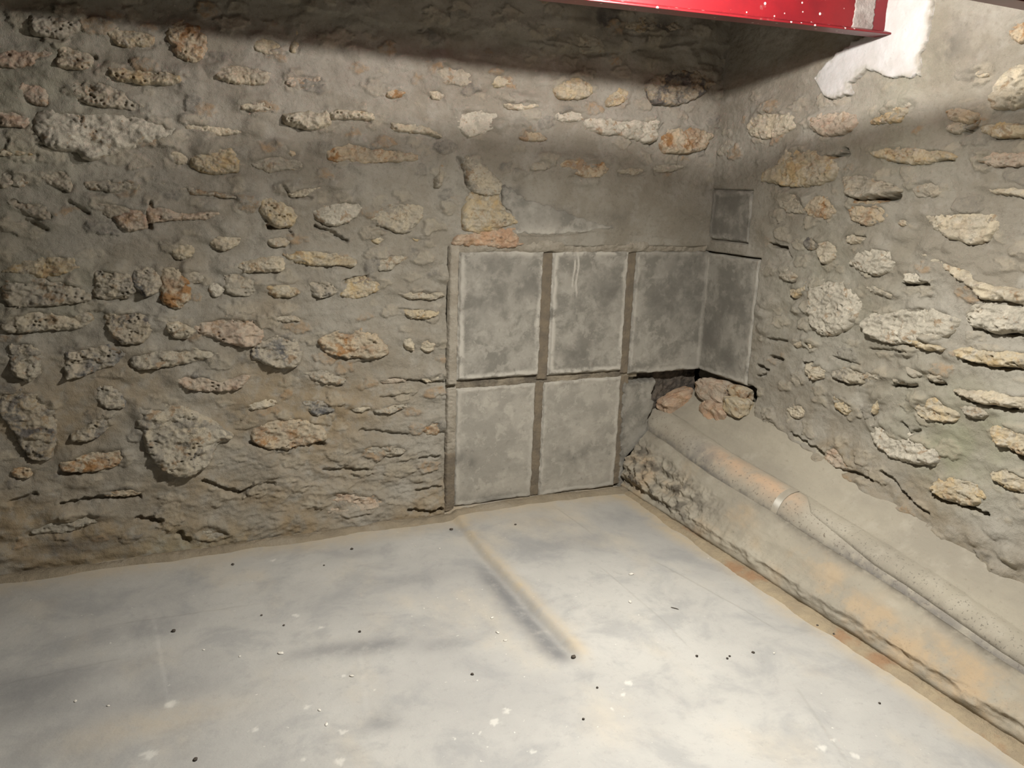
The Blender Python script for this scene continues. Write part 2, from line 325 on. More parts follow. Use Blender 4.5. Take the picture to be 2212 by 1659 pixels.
# ------------------------------------------------------------------ stones (outline in the photograph's frame, projected on its wall)
BS = """m40 58,42 75,32 120,33 165,40 172,52 165,68 130,80 95,80 70,70
o20 225,60 270,55 320,68 338,82 325,100 280,100 245,88
c35 125,102 140,98 175,100 183,115 200,125 198,145 170,150 135,145 124,125
o38 238,145 245,138 330,145 385,155 383,182 330,182 260,175 240,165
m30 150,185 165,170 220,172 262,195 310,228 290,238 200,226 172,215
p18 30,186 55,176 90,178 104,200 96,226 76,222 50,205
p20 0,235 20,235 45,240 62,255 58,270 30,272 0,268
w45 82,260 110,236 170,240 230,245 300,250 350,260 378,285 360,300 300,310 240,330 190,345 172,325 150,325 110,315 88,285
c15 393,255 410,258 450,270 500,275 520,290 470,292 430,288 405,280
p20 0,108 40,105 75,110 105,95 110,125 80,140 30,145 0,140
r30 360,60 385,45 420,50 445,80 448,100 430,125 405,130 385,115 365,90
c25 470,145 490,135 525,140 550,148 578,155 577,172 560,180 500,178 465,168
p15 620,160 650,155 680,160 700,172 680,185 640,188 618,180
c28 518,218 560,218 585,213 592,228 570,240 525,238
c42 615,245 650,240 680,243 706,235 710,250 706,270 685,278 640,272 615,262
c34 712,240 730,235 790,235 804,250 798,262 765,258 740,256 718,260
c24 843,262 855,260 885,264 915,270 950,290 945,297 900,285 848,284
w16 985,240 1010,232 1040,235 1075,245 1080,262 1060,275 1040,290 1010,295 988,275
r12 836,192 860,188 878,195 872,205 850,212 838,208
c10 925,195 945,190 960,200 955,212 930,210
m10 950,130 975,135 1030,165 1000,185 960,178 930,165
o10 1055,160 1085,155 1105,170 1095,185 1065,185
r16 1120,268 1128,266 1140,280 1165,285 1180,300 1170,305 1125,300 1118,285
c12 1090,220 1130,215 1160,215 1165,230 1120,238 1095,232
o24 1200,180 1225,165 1245,158 1265,175 1278,190 1270,208 1240,215 1205,210 1195,192
o18 1310,215 1320,200 1335,185 1355,190 1355,215 1335,225 1312,228
d30 1395,190 1420,160 1480,150 1540,160 1540,180 1515,205 1490,215 1450,228 1410,222
w28 1262,260 1290,250 1340,255 1380,258 1415,252 1420,265 1405,310 1370,300 1330,290 1300,292 1270,280
w12 1195,240 1230,235 1265,240 1262,258 1220,262 1200,252
r24 1435,285 1450,272 1490,270 1520,275 1535,290 1525,310 1510,325 1470,330 1440,328 1428,315
r16 1212,345 1240,335 1270,340 1305,345 1310,365 1290,380 1265,384 1235,370 1215,360
m9 1150,350 1175,340 1195,352 1180,365 1150,370
m10 1335,365 1380,358 1400,365 1380,375 1340,375
m10 1410,355 1450,350 1480,360 1450,370 1415,370
c13 365,320 385,318 400,335 402,350 375,350 362,338
o26 415,345 425,330 470,312 500,318 512,345 512,370 460,372 420,362
m11 550,345 580,335 610,335 640,342 655,355 640,365 590,368 555,362
r10 602,312 615,308 640,330 630,335 612,328
r18 700,325 720,310 760,305 800,315 850,318 890,330 893,345 860,350 820,348 770,350 735,350 715,340
c24 622,415 640,405 690,400 718,402 690,412 665,420 640,425 626,420
m16 955,328 963,325 964,350 957,380 951,402 940,402 942,375 950,345
o34 560,430 575,425 595,430 630,445 637,462 630,485 600,488 580,475 562,455
w24 682,455 700,445 740,435 780,425 785,440 770,460 750,480 710,485 690,475
g20 800,460 830,440 890,432 915,445 905,475 880,500 860,500 840,490 805,480
p28 250,470 260,452 290,445 312,452 318,475 310,492 280,495 258,485
p22 322,445 350,440 380,455 400,460 440,455 470,450 475,462 440,472 380,472 330,480 322,465
g18 185,390 210,382 250,385 285,385 300,400 280,412 230,412 190,408
w16 25,375 40,370 55,372 70,392 45,400 25,395
m14 0,360 20,358 35,375 25,400 0,405
m22 85,375 110,365 145,358 155,390 150,412 120,400 95,390
m18 320,395 350,390 400,400 440,410 500,420 505,428 450,425 395,412 350,405
m14 190,425 230,430 275,440 300,455 290,470 240,465 200,450
m22 20,430 60,432 100,445 108,470 95,472 50,458 25,445
o22 370,530 395,520 415,535 410,555 390,560 372,548
c24 455,520 480,510 520,510 512,530 490,540 470,535
c15 575,515 600,510 625,515 620,530 590,530
o24 620,548 650,540 700,542 740,550 768,565 755,575 700,572 650,568 625,560
c30 515,570 550,560 590,548 612,570 605,585 570,585 535,588 520,580
o12 800,500 825,498 832,515 820,525 803,520
o10 890,510 920,505 925,515 900,520
g20 818,560 840,548 880,550 890,560 860,568 845,580 820,585 815,572
o26 8,585 40,565 80,560 120,550 160,555 170,575 140,590 100,598 40,592
m32 15,600 80,595 150,605 185,630 185,650 120,655 40,662 10,645
g42 200,590 215,580 250,580 280,595 290,625 270,640 230,645 205,635 210,610
b40 290,580 310,575 335,580 345,605 340,630 315,635 295,620 285,600
r36 347,580 370,575 395,580 405,605 410,640 385,660 355,655 348,635 350,605
m12 397,575 425,582 440,600 430,610 408,605
w16 452,618 465,608 480,612 482,630 470,640 455,635
m15 484,590 520,583 550,605 550,630 520,638 490,630
o18 565,615 585,610 620,612 645,630 630,640 590,640
b22 668,608 690,603 720,608 730,630 700,640 672,635
o14 735,620 760,605 800,590 830,600 820,625 780,640 740,640
g20 853,630 880,630 920,622 950,630 955,640 920,648 870,640
o20 875,672 890,665 930,665 945,672 943,682 900,688 880,680
g30 15,690 30,675 80,668 150,670 192,680 190,700 150,712 90,710 40,718 10,710
d36 228,685 245,668 290,670 325,675 320,710 310,735 270,740 245,725 235,705
c34 345,685 358,678 385,695 410,700 420,715 400,730 375,725 360,705
p34 418,705 440,690 480,680 520,680 560,690 565,720 550,745 510,745 470,728 430,718
c18 575,675 600,672 635,680 650,690 620,695 590,690
b36 545,745 570,730 600,715 630,730 650,760 640,785 610,793 570,780 545,770
r30 690,720 720,712 770,705 810,720 830,750 830,765 800,770 760,770 720,765 695,745
c24 868,735 880,725 895,740 892,755 875,752
c22 905,735 925,730 938,745 930,760 912,755
g40 20,745 40,730 75,740 88,765 85,800 70,822 45,815 20,790 17,765
b32 140,760 170,745 220,745 262,750 270,765 245,785 215,795 170,812 145,815 145,790
g30 285,770 330,758 400,748 450,752 475,765 440,775 390,785 330,795 295,793
p28 380,815 400,805 440,805 480,820 525,805 535,815 510,840 460,842 410,840 390,828
m22 645,800 680,795 720,800 745,815 735,830 700,825 660,812
p15 820,820 850,810 880,815 870,825 830,828
c15 905,815 935,808 955,800 955,820 920,825
d26 0,845 40,835 80,850 115,865 120,900 115,950 108,985 60,985 40,940 15,910 0,890
b24 205,840 225,830 250,835 272,860 265,880 230,880 212,862
d22 150,940 190,915 220,890 245,895 235,920 205,945 165,952
g58 295,870 330,880 380,880 420,890 450,910 495,935 488,950 460,955 455,985 430,1005 390,1018 350,1005 330,980 315,940 300,910
c14 530,870 570,860 600,868 580,880 540,885
b19 655,865 690,860 720,875 715,890 680,895 660,880
c15 745,870 765,878 795,875 798,885 775,888 750,880
m22 808,885 840,872 880,865 886,875 860,885 815,893
r26 550,930 575,905 610,900 650,900 690,920 700,945 670,955 620,965 570,965 550,950
r14 915,920 930,905 950,900 955,930 935,938 920,935
m20 775,970 800,955 840,955 880,965 865,980 840,985 790,978
r15 130,1000 165,975 220,965 265,965 275,985 250,1005 200,1015 150,1018
r12 20,1015 50,1000 72,1010 65,1030 35,1030
r12 215,1060 270,1045 310,1058 290,1070 230,1070
p18 695,1075 720,1060 760,1055 810,1062 830,1080 800,1105 750,1115 710,1105
g15 420,1140 450,1125 490,1135 495,1155 450,1170 420,1160
m14 60,1150 120,1110 170,1100 230,1110 200,1130 130,1150
o15 0,318 30,318 60,318 88,322 85,332 40,335 0,335
m20 1110,50 1200,45 1290,60 1310,110 1240,110 1160,85
d20 1310,30 1400,25 1480,40 1480,70 1400,75 1330,70
o13 545,85 570,75 600,90 612,110 580,115 555,108
o13 632,45 645,38 647,80 640,110 628,108 632,75"""
RS = """c18 1620,270 1640,240 1680,235 1715,250 1720,270 1690,290 1650,298 1625,290
p20 1752,255 1775,245 1810,240 1845,245 1850,265 1830,285 1785,293 1760,280
o20 1883,260 1905,245 1930,222 1955,230 1962,245 1945,260 1910,265 1888,268
w12 1950,215 1968,210 1975,225 1962,232
r28 2050,240 2065,230 2100,235 2120,235 2125,245 2110,262 2080,265 2052,255
g20 2045,268 2075,262 2085,280 2075,290 2050,285
o28 2122,275 2140,265 2190,262 2225,262 2225,292 2180,296 2140,290
c36 2225,120 2190,150 2170,160 2150,200 2148,225 2165,232 2225,228
o10 2105,150 2120,140 2135,140 2140,160 2110,170
r20 2190,50 2225,40 2225,90 2190,85 2180,70
o26 1655,385 1660,370 1690,350 1705,320 1730,315 1755,330 1790,345 1810,350 1800,385 1770,395 1740,400 1700,398 1660,392
o24 1885,330 1895,320 1940,315 2000,318 2050,325 2060,340 2020,348 1960,352 1915,345
p20 2112,330 2130,322 2180,325 2225,330 2225,355 2160,358 2120,350
m30 1825,380 1850,375 1900,385 1940,400 1945,416 1905,423 1850,427 1832,413
r14 1745,425 1775,418 1800,428 1805,455 1790,470 1755,468 1742,450
m10 1675,425 1720,410 1745,430 1740,460 1700,455 1680,440
r14 1838,436 1870,438 1910,440 1918,460 1900,480 1870,485 1840,470
m10 1968,395 2010,385 2040,400 2030,420 1985,425
c20 2000,465 2040,458 2100,455 2140,462 2150,490 2120,525 2085,520 2050,510 2015,485
c12 1940,475 1960,465 1965,480 1950,490
c22 2130,405 2160,405 2180,400 2225,405 2225,430 2180,420 2145,418
d12 1735,520 1755,512 1775,520 1770,535 1745,538
c18 1768,520 1795,515 1808,535 1800,560 1780,570 1768,548
c18 1830,510 1850,502 1868,512 1865,524 1835,525
w26 1838,570 1860,545 1900,530 1925,540 1940,565 1925,585 1890,592 1855,575
w24 1950,585 1965,582 1990,590 2005,605 1990,612 1960,608
c36 1985,548 2000,545 2030,555 2050,565 2085,580 2120,600 2165,615 2225,620 2225,657 2170,645 2120,640 2095,615 2060,590 2010,562
m18 1860,620 1890,615 1930,625 1945,640 1930,648 1890,630
w28 1755,615 1790,605 1830,615 1855,640 1855,680 1830,710 1790,722 1765,705 1750,660
w30 1880,680 1930,668 1990,660 2050,672 2068,690 2055,720 2000,735 1930,740 1890,725 1870,700
w36 2095,680 2115,655 2160,652 2225,657 2225,715 2160,715 2110,705
o26 1960,730 1985,727 2020,737 2050,750 2035,760 1990,750 1965,740
o28 2065,755 2100,748 2160,755 2225,758 2225,790 2150,788 2085,775
m22 1688,580 1705,575 1725,595 1715,608 1690,600
o16 1710,625 1730,615 1750,605 1745,625 1725,640 1712,640
c18 1715,735 1735,732 1740,748 1720,750
c18 1743,735 1765,738 1765,748 1750,750
c26 1745,785 1775,785 1790,800 1780,815 1760,818 1745,805
g16 1800,800 1840,790 1900,800 1920,815 1880,825 1830,825 1805,818
m22 1950,790 1985,795 1995,812 1970,815
m20 1930,815 1980,822 1975,832 1935,828
m20 2005,800 2040,810 2035,825 2010,820
c34 2065,845 2090,840 2130,845 2225,850 2225,882 2170,878 2110,865
o10 1885,870 1900,850 1918,852 1908,875 1888,895
o16 1975,860 2030,855 2070,890 2060,910 2010,905 1985,890
m22 2070,870 2110,875 2150,885 2110,905 2085,890
w24 1880,920 1905,915 1940,935 1990,950 2030,975 2020,1000 1980,1000 1930,985 1900,960
o22 2145,925 2180,915 2225,930 2225,982 2180,965 2150,950
o20 2150,1010 2190,1010 2225,1025 2225,1062 2170,1050 2145,1030
o26 2025,1040 2060,1025 2110,1040 2140,1070 2110,1090 2060,1080 2020,1060
p22 1785,965 1810,955 1840,1000 1880,1010 1870,1020 1820,1010 1790,995
c14 1700,880 1730,870 1745,890 1720,905
o14 1800,850 1830,855 1850,880 1830,895 1805,880
m14 1650,920 1662,900 1680,910 1690,930 1675,935"""
ES = """g26 1000,340 1015,338 1035,350 1055,372 1078,388 1076,415 1050,420 1025,412 1012,398 1005,370
o26 1022,415 1050,420 1076,416 1082,452 1108,462 1110,482 1070,492 1040,500 1002,496 1000,458
k24 985,512 1005,498 1040,503 1075,494 1110,488 1112,512 1132,524 1095,534 1040,528 980,528"""
def parse(t):
    out = []
    for l in t.strip().split('\n'):
        a = l.split(); out.append((a[0][0], float(a[0][1:])/1000, [tuple(map(float, p.split(','))) for p in a[1:]]))
    return out
BST, RST, EST = parse(BS), parse(RS), parse(ES)
def wallpoly(poly, side):
    if side == 'b': return [(q[0], q[2]) for q in (at_y(p, YB) for p in poly)]
    return [(q[1], q[2]) for q in (at_x(p, XR) for p in poly)]
def wpl(pts, side): return wallpoly(pts, side)

# ------------------------------------------------------------------ rubble walls
def carve(U, W, D, mask, side, stones):
    step = U[1, 0]-U[0, 0]
    for kind, H, poly in stones:
        P = wallpoly(poly, side); ps = np.array(P)
        lo = ps.min(0)-.07; hi = ps.max(0)+.07
        i0, i1 = np.searchsorted(U[:, 0], [lo[0], hi[0]]); j0, j1 = np.searchsorted(W[0], [lo[1], hi[1]])
        if i1-i0 < 2 or j1-j0 < 2: continue
        u = U[i0:i1, j0:j1]; w = W[i0:i1, j0:j1]
        uu = u+.015*fbm(u*24, w*24, 4, 3); ww = w+.012*fbm(u*24, w*24, 4, 9)
        sd = poly_sd(uu, ww, P)+.008*fbm(u*12, w*12, 3, 14)
        t = np.clip((ps[:, 1].max()-w)/(np.ptp(ps[:, 1])+1e-6), 0, 1)
        d = -(.010+.3*H)*sst(-.004, -.022, sd)*(.15+.85*t)
        d += .013*np.exp(-((sd+.004)/.022)**2)*(1-t)
        d += -.009*np.exp(-((sd-.002)/.008)**2)*sst(.5, .95, t)
        D[i0:i1, j0:j1] += d
def gouge(U, W, D, pts, width, depth):
    ps = np.array(pts); lo = ps.min(0)-.08; hi = ps.max(0)+.08
    i0, i1 = np.searchsorted(U[:, 0], [lo[0], hi[0]]); j0, j1 = np.searchsorted(W[0], [lo[1], hi[1]])
    u = U[i0:i1, j0:j1]; w = W[i0:i1, j0:j1]
    n = .008*fbm(u*30, w*30, 3, 5); n2 = 1+.7*perlin(u*35, w*35, 15)
    d = seg_dist(u+n, w+n*.6, pts)
    D[i0:i1, j0:j1] -= depth*np.clip(1-(d/(width*n2+1e-4))**2, 0, 1)**.7
def blob(U, W, c, r, e=1.0): return np.exp(-(((U-c[0])/r)**2+((W-c[1])/(r*e))**2))

step = .0046
ux = np.arange(-1.3, 2.70, step); wz = np.arange(-.03, 2.36, step)
U, W = np.meshgrid(ux, wz, indexing='ij')
D = .016*fbm(U*2.2, W*3.2, 4, 1) + .0075*fbm(U*7, W*12, 4, 21) + .0030*fbm(U*30, W*45, 4, 8)
# crumbly laminated lower area
cr_ = sst(.75, .15, W)*(.35+.65*sst(-.2, .6, U))*sst(1.32, 1.2, U)
D += cr_*(.013*ridge(U*6, W*13, 4, 33)+.006*ridge(U*22, W*40, 4, 12))
bumps = worley(U*6.5, W*10.5, 4); D += .017*sst(.5, .10, bumps+.12*fbm(U*14, W*20, 3, 62))*sst(-.1, .5, fbm(U*2, W*2, 2, 60)+.2)
clear = sst(1.30, 1.22, U)+sst(1.48, 1.58, W); clear = np.clip(clear, 0, 1)*sst(.03, .1, W)
bh, bp_, tone = buried(U, W, 31); bh *= clear; bp_ *= clear; D += bh
mk2 = np.stack([bp_*(tone < .68), bp_*((tone >= .68) & (tone < .85)), bp_*(tone >= .85)], -1).reshape(-1, 3)
D += .028*sst(.16, .0, W)*sst(1.3, 1.15, U)*(.7+.6*fbm(U*5, W*9, 3, 44))       # spreading foot
# torn plaster lip near the top
lip = wpl([(-200, -160), (420, -40), (640, 8), (700, 30), (760, 30), (820, 55), (900, 60), (960, 62), (1000, 75), (1060, 70), (1130, 92), (1200, 112), (1330, 112), (1560, 100)], 'b')
ly = np.interp(ux+.0, [p[0] for p in lip], [p[1] for p in lip])[:, None] + .02*fbm(U*14, W*0+3, 4, 71)
D += .020*sst(-.006, .008, W-ly)
carve(U, W, D, None, 'b', BST+EST)
for pts, wd, dp in [([(30, 436), (60, 450), (105, 466)], .010, .03), ([(58, 480), (95, 494)], .012, .025), ([(150, 436), (190, 460)], .009, .02),
    ([(326, 440), (321, 465), (321, 492)], .010, .035), ([(181, 129), (184, 131)], .016, .04), ([(196, 124), (207, 125)], .010, .02),
    ([(610, 402), (625, 421), (670, 428)], .008, .02), ([(580, 489), (625, 490)], .010, .03), ([(625, 492), (632, 508)], .006, .02),
    ([(682, 490), (710, 500), (748, 520)], .009, .03), ([(800, 492), (850, 496)], .009, .02),
    ([(990, 340), (1003, 372), (1012, 402)], .010, .025), ([(1000, 494), (1050, 505), (1080, 495)], .006, .012),
    ([(755, 785), (800, 780)], .008, .01), ([(130, 1090), (210, 1075), (300, 1072)], .010, .03), ([(440, 1038), (500, 1060), (525, 1066)], .012, .03),
    ([(520, 1062), (560, 1045), (590, 1042)], .010, .02), ([(300, 1118), (345, 1125)], .012, .03), ([(640, 930), (700, 960)], .012, .03),
    ([(545, 955), (600, 962)], .013, .025), ([(880, 1100), (930, 1102), (950, 1095)], .011, .03), ([(900, 1060), (950, 1050)], .010, .02),
    ([(820, 860), (880, 850)], .006, .012), ([(840, 820), (960, 825)], .008, .02), ([(390, 1152), (402, 1165)], .016, .03),
    ([(855, 300), (935, 300)], .004, .006), ([(130, 1020), (170, 1022)], .010, .02), ([(30, 1085), (75, 1068)], .010, .02), ([(1405, 315), (1432, 268)], .007, .015),
    ([(905, 990), (945, 985)], .008, .02), ([(700, 1015), (790, 1012)], .009, .02), ([(560, 770), (600, 795)], .006, .01), ([(780, 930), (880, 940)], .009, .018),
    ([(860, 668), (905, 672)], .007, .015), ([(745, 608), (790, 596)], .010, .02), ([(1270, 120), (1500, 90)], .01, .01), ([(1106, 511), (1180, 513), (1282, 503)], .008, .02), ([(1300, 505), (1500, 520)], .006, .008), ([(1470, 455), (1505, 470)], .010, .02), ([(1478, 475), (1512, 478)], .008, .02)]:
    gouge(U, W, D, wpl(pts, 'b'), wd, dp)
# seat of the concrete facing and the hole above the pipe
fac = sst(1.231, 1.237, U+.006*fbm(W*25, W*0, 4, 75))*sst(1.228, 1.218, W); D = D*(1-fac) - .05*fac
band = sst(1.45, 1.55, U)*sst(1.225, 1.235, W)*sst(1.50, 1.42, W)
D = D*(1-.75*band)+.012*band
hole = sst(2.26, 2.31, U+.02*fbm(U*20, W*20, 3, 5))*sst(.66, .62, W)*sst(.16, .24, W); D -= .10*hole*(1+.5*fbm(U*18, W*18, 3, 7))
bl = lambda px, r, e=1: blob(U, W, wpl([px], 'b')[0], r, e)
warm = .9*sst(.35, .0, W)*sst(-.15, .35, fbm(U*3, W*3, 3, 90)+.2) + .5*bl((640, 930), .25)+.4*bl((60, 1100), .3)+.35*bl((780, 870), .25) + .65*sst(1.6, .5, W)*sst(-.2, .3, fbm(U*2.2, W*3, 3, 93))*sst(1.4, .3, U)
green = .6*bl((110, 620), .18, .6)+.5*bl((60, 60), .3)+.4*bl((380, 1180), .25, .3)+.4*bl((20, 350), .25)
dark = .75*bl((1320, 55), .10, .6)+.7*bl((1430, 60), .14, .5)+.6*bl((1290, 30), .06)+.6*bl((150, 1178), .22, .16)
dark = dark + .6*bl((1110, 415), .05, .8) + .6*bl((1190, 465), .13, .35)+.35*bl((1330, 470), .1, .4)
V = np.stack([U, YB-D, W], -1).reshape(-1, 3)
mk = np.stack([warm, green, dark], -1).reshape(-1, 3)
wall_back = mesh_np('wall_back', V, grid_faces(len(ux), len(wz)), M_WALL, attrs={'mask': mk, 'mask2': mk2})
wall_back['kind'] = 'structure'
tag(wall_back, 'pale limestone rubble wall pointed with grey mortar facing the camera', None)
# right wall
uy = np.arange(.5, 3.40, step)
U, W = np.meshgrid(uy, wz, indexing='ij')
D = .014*fbm(U*2.4, W*3.0, 4, 101) + .006*fbm(U*8, W*14, 4, 121) + .0033*fbm(U*28, W*48, 4, 108)
bumps = worley(U*7, W*12, 9); D += .018*sst(.5, .10, bumps+.12*fbm(U*14, W*20, 3, 162))*sst(1.75, 1.5, W)*sst(-.1, .4, fbm(U*2, W*2, 2, 160)+.15)
clear = sst(2.95, 2.85, U)+sst(1.53, 1.62, W); clear = np.clip(clear, 0, 1)*sst(2.0, 1.9, W)
bh, bp_, tone = buried(U, W, 57); bh *= clear; bp_ *= clear; D += bh
mk2 = np.stack([bp_*(tone < .78), bp_*((tone >= .78) & (tone < .9)), bp_*(tone >= .9)*.6], -1).reshape(-1, 3)
D += .03*sst(.62, .34, W)*(.8+.5*fbm(U*6, W*6, 3, 150))
carve(U, W, D, None, 'r', RST)
for pts, wd, dp in [([(1850, 433), (1890, 434), (1942, 427)], .012, .05), ([(1828, 518), (1868, 513)], .009, .03), ([(1782, 340), (1815, 336), (1830, 333)], .009, .04),
    ([(1822, 322), (1826, 326)], .010, .04), ([(1668, 392), (1720, 402), (1760, 398)], .006, .02), ([(1675, 362), (1735, 372)], .005, .012), ([(2112, 640), (2160, 648), (2212, 652)], .011, .05),
    ([(1950, 613), (2012, 613)], .009, .03), ([(1716, 937), (1745, 955), (1784, 978)], .010, .04), ([(1912, 1018), (1935, 1040), (1962, 1072)], .010, .03),
    ([(1962, 1072), (2000, 1100), (2015, 1110)], .008, .02), ([(2018, 1066), (2060, 1083), (2110, 1100), (2135, 1112)], .011, .04), ([(1826, 1014), (1850, 1020), (1892, 1035)], .009, .03),
    ([(1930, 833), (1980, 834)], .010, .03), ([(2010, 824), (2040, 832)], .010, .03), ([(2100, 862), (2150, 872), (2195, 880)], .010, .04), ([(1666, 528), (1698, 537)], .010, .04),
    ([(1698, 535), (1705, 560)], .007, .02), ([(1665, 772), (1690, 778)], .010, .03), ([(1638, 790), (1660, 800)], .010, .03), ([(1637, 812), (1655, 808)], .006, .02),
    ([(1738, 785), (1758, 785)], .010, .04), ([(1742, 742), (1756, 750)], .007, .02), ([(1808, 820), (1845, 826)], .008, .02), ([(1775, 716), (1830, 708), (1848, 690)], .010, .02),
    ([(1660, 732), (1700, 738)], .008, .02), ([(2085, 778), (2140, 790), (2212, 800)], .008, .02), ([(2130, 715), (2212, 722)], .008, .03), ([(2180, 965), (2212, 985)], .008, .03),
    ([(1950, 340), (2060, 345)], .006, .02), ([(2115, 352), (2165, 360)], .006, .02), ([(2085, 288), (2120, 268)], .010, .04), ([(1840, 645), (1850, 690)], .006, .012),
    ([(1885, 900), (1890, 915)], .008, .02), ([(1950, 912), (1965, 938), (1985, 930)], .007, .02), ([(1960, 955), (1985, 975)], .006, .02), ([(1860, 668), (1950, 700)], .004, .006),
    ([(2140, 297), (2212, 297)], .006, .02), ([(1880, 755), (1960, 760)], .007, .015), ([(1800, 770), (1860, 790)], .007, .015), ([(1700, 595), (1720, 612)], .008, .02)]:
    gouge(U, W, D, wpl(pts, 'r'), wd, dp)
fc = sst(2.940, 2.950, U)*sst(.60, .61, W)*sst(1.209, 1.203, W); D = D*(1-fc) - .05*fc
fe = sst(3.03, 3.045, U)*sst(1.255, 1.27, W)*sst(1.515, 1.50, W); D = D*(1-fe)-.02*fe
hole = sst(2.86, 2.93, U+.02*fbm(U*20, W*20, 3, 45))*sst(.62, .59, W)*sst(.2, .3, W); D -= .09*hole*(1+.5*fbm(U*18, W*18, 3, 47))
br = lambda px, r, e=1: blob(U, W, wpl([px], 'r')[0], r, e)
warm = .45*sst(.75, .35, W)*sst(-.1, .4, fbm(U*3, W*3, 3, 190)+.1)+.6*br((1810, 990), .08)+.35*br((1780, 100), .1)
green = .75*br((2060, 990), .22, .6)+.6*br((2100, 900), .3, .5)+.5*br((1980, 120), .16, 1.3)+.35*br((1800, 640), .3)+.35*br((1950, 330), .3, .5)
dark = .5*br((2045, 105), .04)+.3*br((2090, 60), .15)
V = np.stack([XR-D, U, W], -1).reshape(-1, 3)
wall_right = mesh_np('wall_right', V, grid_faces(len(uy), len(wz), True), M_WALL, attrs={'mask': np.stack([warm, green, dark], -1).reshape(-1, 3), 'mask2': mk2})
wall_right['kind'] = 'structure'
tag(wall_right, 'pale limestone rubble wall running toward the camera on the right', None)

def stone(poly, kind, H, side, parent, name='rubble_stone', seed=0, flat=0.0):
    P = np.array(wallpoly(poly, side))
    for _ in range(2):                                    # corner cutting
        Q = np.roll(P, -1, 0); P = np.stack([P*.8+Q*.2, P*.2+Q*.8], 1).reshape(-1, 2)
    c = P.mean(0); P = c+(P-c)*1.10; nrm = P-c; P = P+nrm/np.linalg.norm(nrm, axis=1)[:, None]*.005
    lo = P.min(0)-.03; hi = P.max(0)+.03; st = float(np.clip(np.sqrt(np.prod(hi-lo))/75, .0026, .0045))
    X, Z = np.meshgrid(np.arange(lo[0], hi[0], st), np.arange(lo[1], hi[1], st), indexing='ij')
    wx = X+.013*fbm(X*20, Z*24, 4, seed)+.004*fbm(X*75, Z*80, 3, seed+3); wz_ = Z+.011*fbm(X*20, Z*24, 4, seed+17)+.004*fbm(X*75, Z*80, 3, seed+6)
    sd = poly_sd(wx, wz_, [tuple(p) for p in P])
    t = np.clip((hi[1]-.03-Z)/(hi[1]-lo[1]-.06), 0, 1)
    edge = .012+.016*(1-t)+.25*H
    q = np.clip(-sd/edge, 0, 1); prof = 1-(1-q)**2.6
    n1 = ridge(X*15, Z*27, 5, seed+1)-.3; n2 = fbm(X*48, Z*66, 4, seed+2); wl = worley(X*52, Z*64, seed)
    amp = float(np.clip(.40*H+.005, 0, .018))
    h = H*prof*((.14+1.0*t**.8)*(1-flat)+.8*flat)*(1+.45*fbm(X*8, Z*11, 3, seed+5))
    n3 = ridge(X*7+Z*3, Z*13, 3, seed+8)-.3; pitm = sst(.05, .35, fbm(X*11, Z*15, 3, seed+13))
    h = h+(n1*amp*.75+n3*amp*.9+n2*amp*.5-np.clip(.36-wl, 0, 1)*amp*3.2*pitm)*np.clip(prof*1.6, 0, 1) - .003
    h = h - .045*sst(-.001, .006, sd)
    if side == 'b': V = np.stack([X, YB-h, Z], -1)
    else: V = np.stack([XR-h, X, Z], -1)
    Q = grid_faces(*X.shape, side == 'r'); V = V.reshape(-1, 3); f = sd.ravel() < .006
    Q = Q[f[Q].any(1)]; used = np.unique(Q); mp_ = np.full(len(V), -1); mp_[used] = np.arange(len(used)); V = V[used]; Q = mp_[Q]
    return mesh_np(name, V, Q, KIND[kind], parent, loc=V.mean(0))
import bmesh
back_stones = [stone(p, k, H, 'b', wall_back, seed=i*7+3) for i, (k, H, p) in enumerate(BST)]
back_stones.sort(key=lambda o: -o.dimensions.x*o.dimensions.z)
bm = bmesh.new(); mats = []                               # beyond the hundred largest: one part
for o in back_stones[100:]:
    mt = o.data.materials[0]
    if mt not in mats: mats.append(mt)
    nv, nf = len(bm.verts), len(bm.faces); bm.from_mesh(o.data); bm.verts.ensure_lookup_table(); bm.faces.ensure_lookup_table()
    for q in bm.verts[nv:]: q.co += o.location
    for q in bm.faces[nf:]: q.material_index = mats.index(mt)
    bpy.data.objects.remove(o)
me = bpy.data.meshes.new('small_stones'); bm.to_mesh(me); bm.free()
for mt in mats: me.materials.append(mt)
o = bpy.data.objects.new('small_stones', me); COL.objects.link(o); o.parent = wall_back; o['kind'] = 'stuff'
for i, (k, H, p) in enumerate(RST): stone(p, k, H, 'r', wall_right, seed=i*7+903)
for i, (k, H, p) in enumerate(EST):
    o = stone(p, k, H, 'b', wall_back, 'exposed_stone', seed=i*7+703, flat=.6)
    o['label'] = ['grey flaking stone laid bare beside the render', 'ochre stone laid bare above the concrete panels', 'pink crumbly stone on the panel ledge'][i]

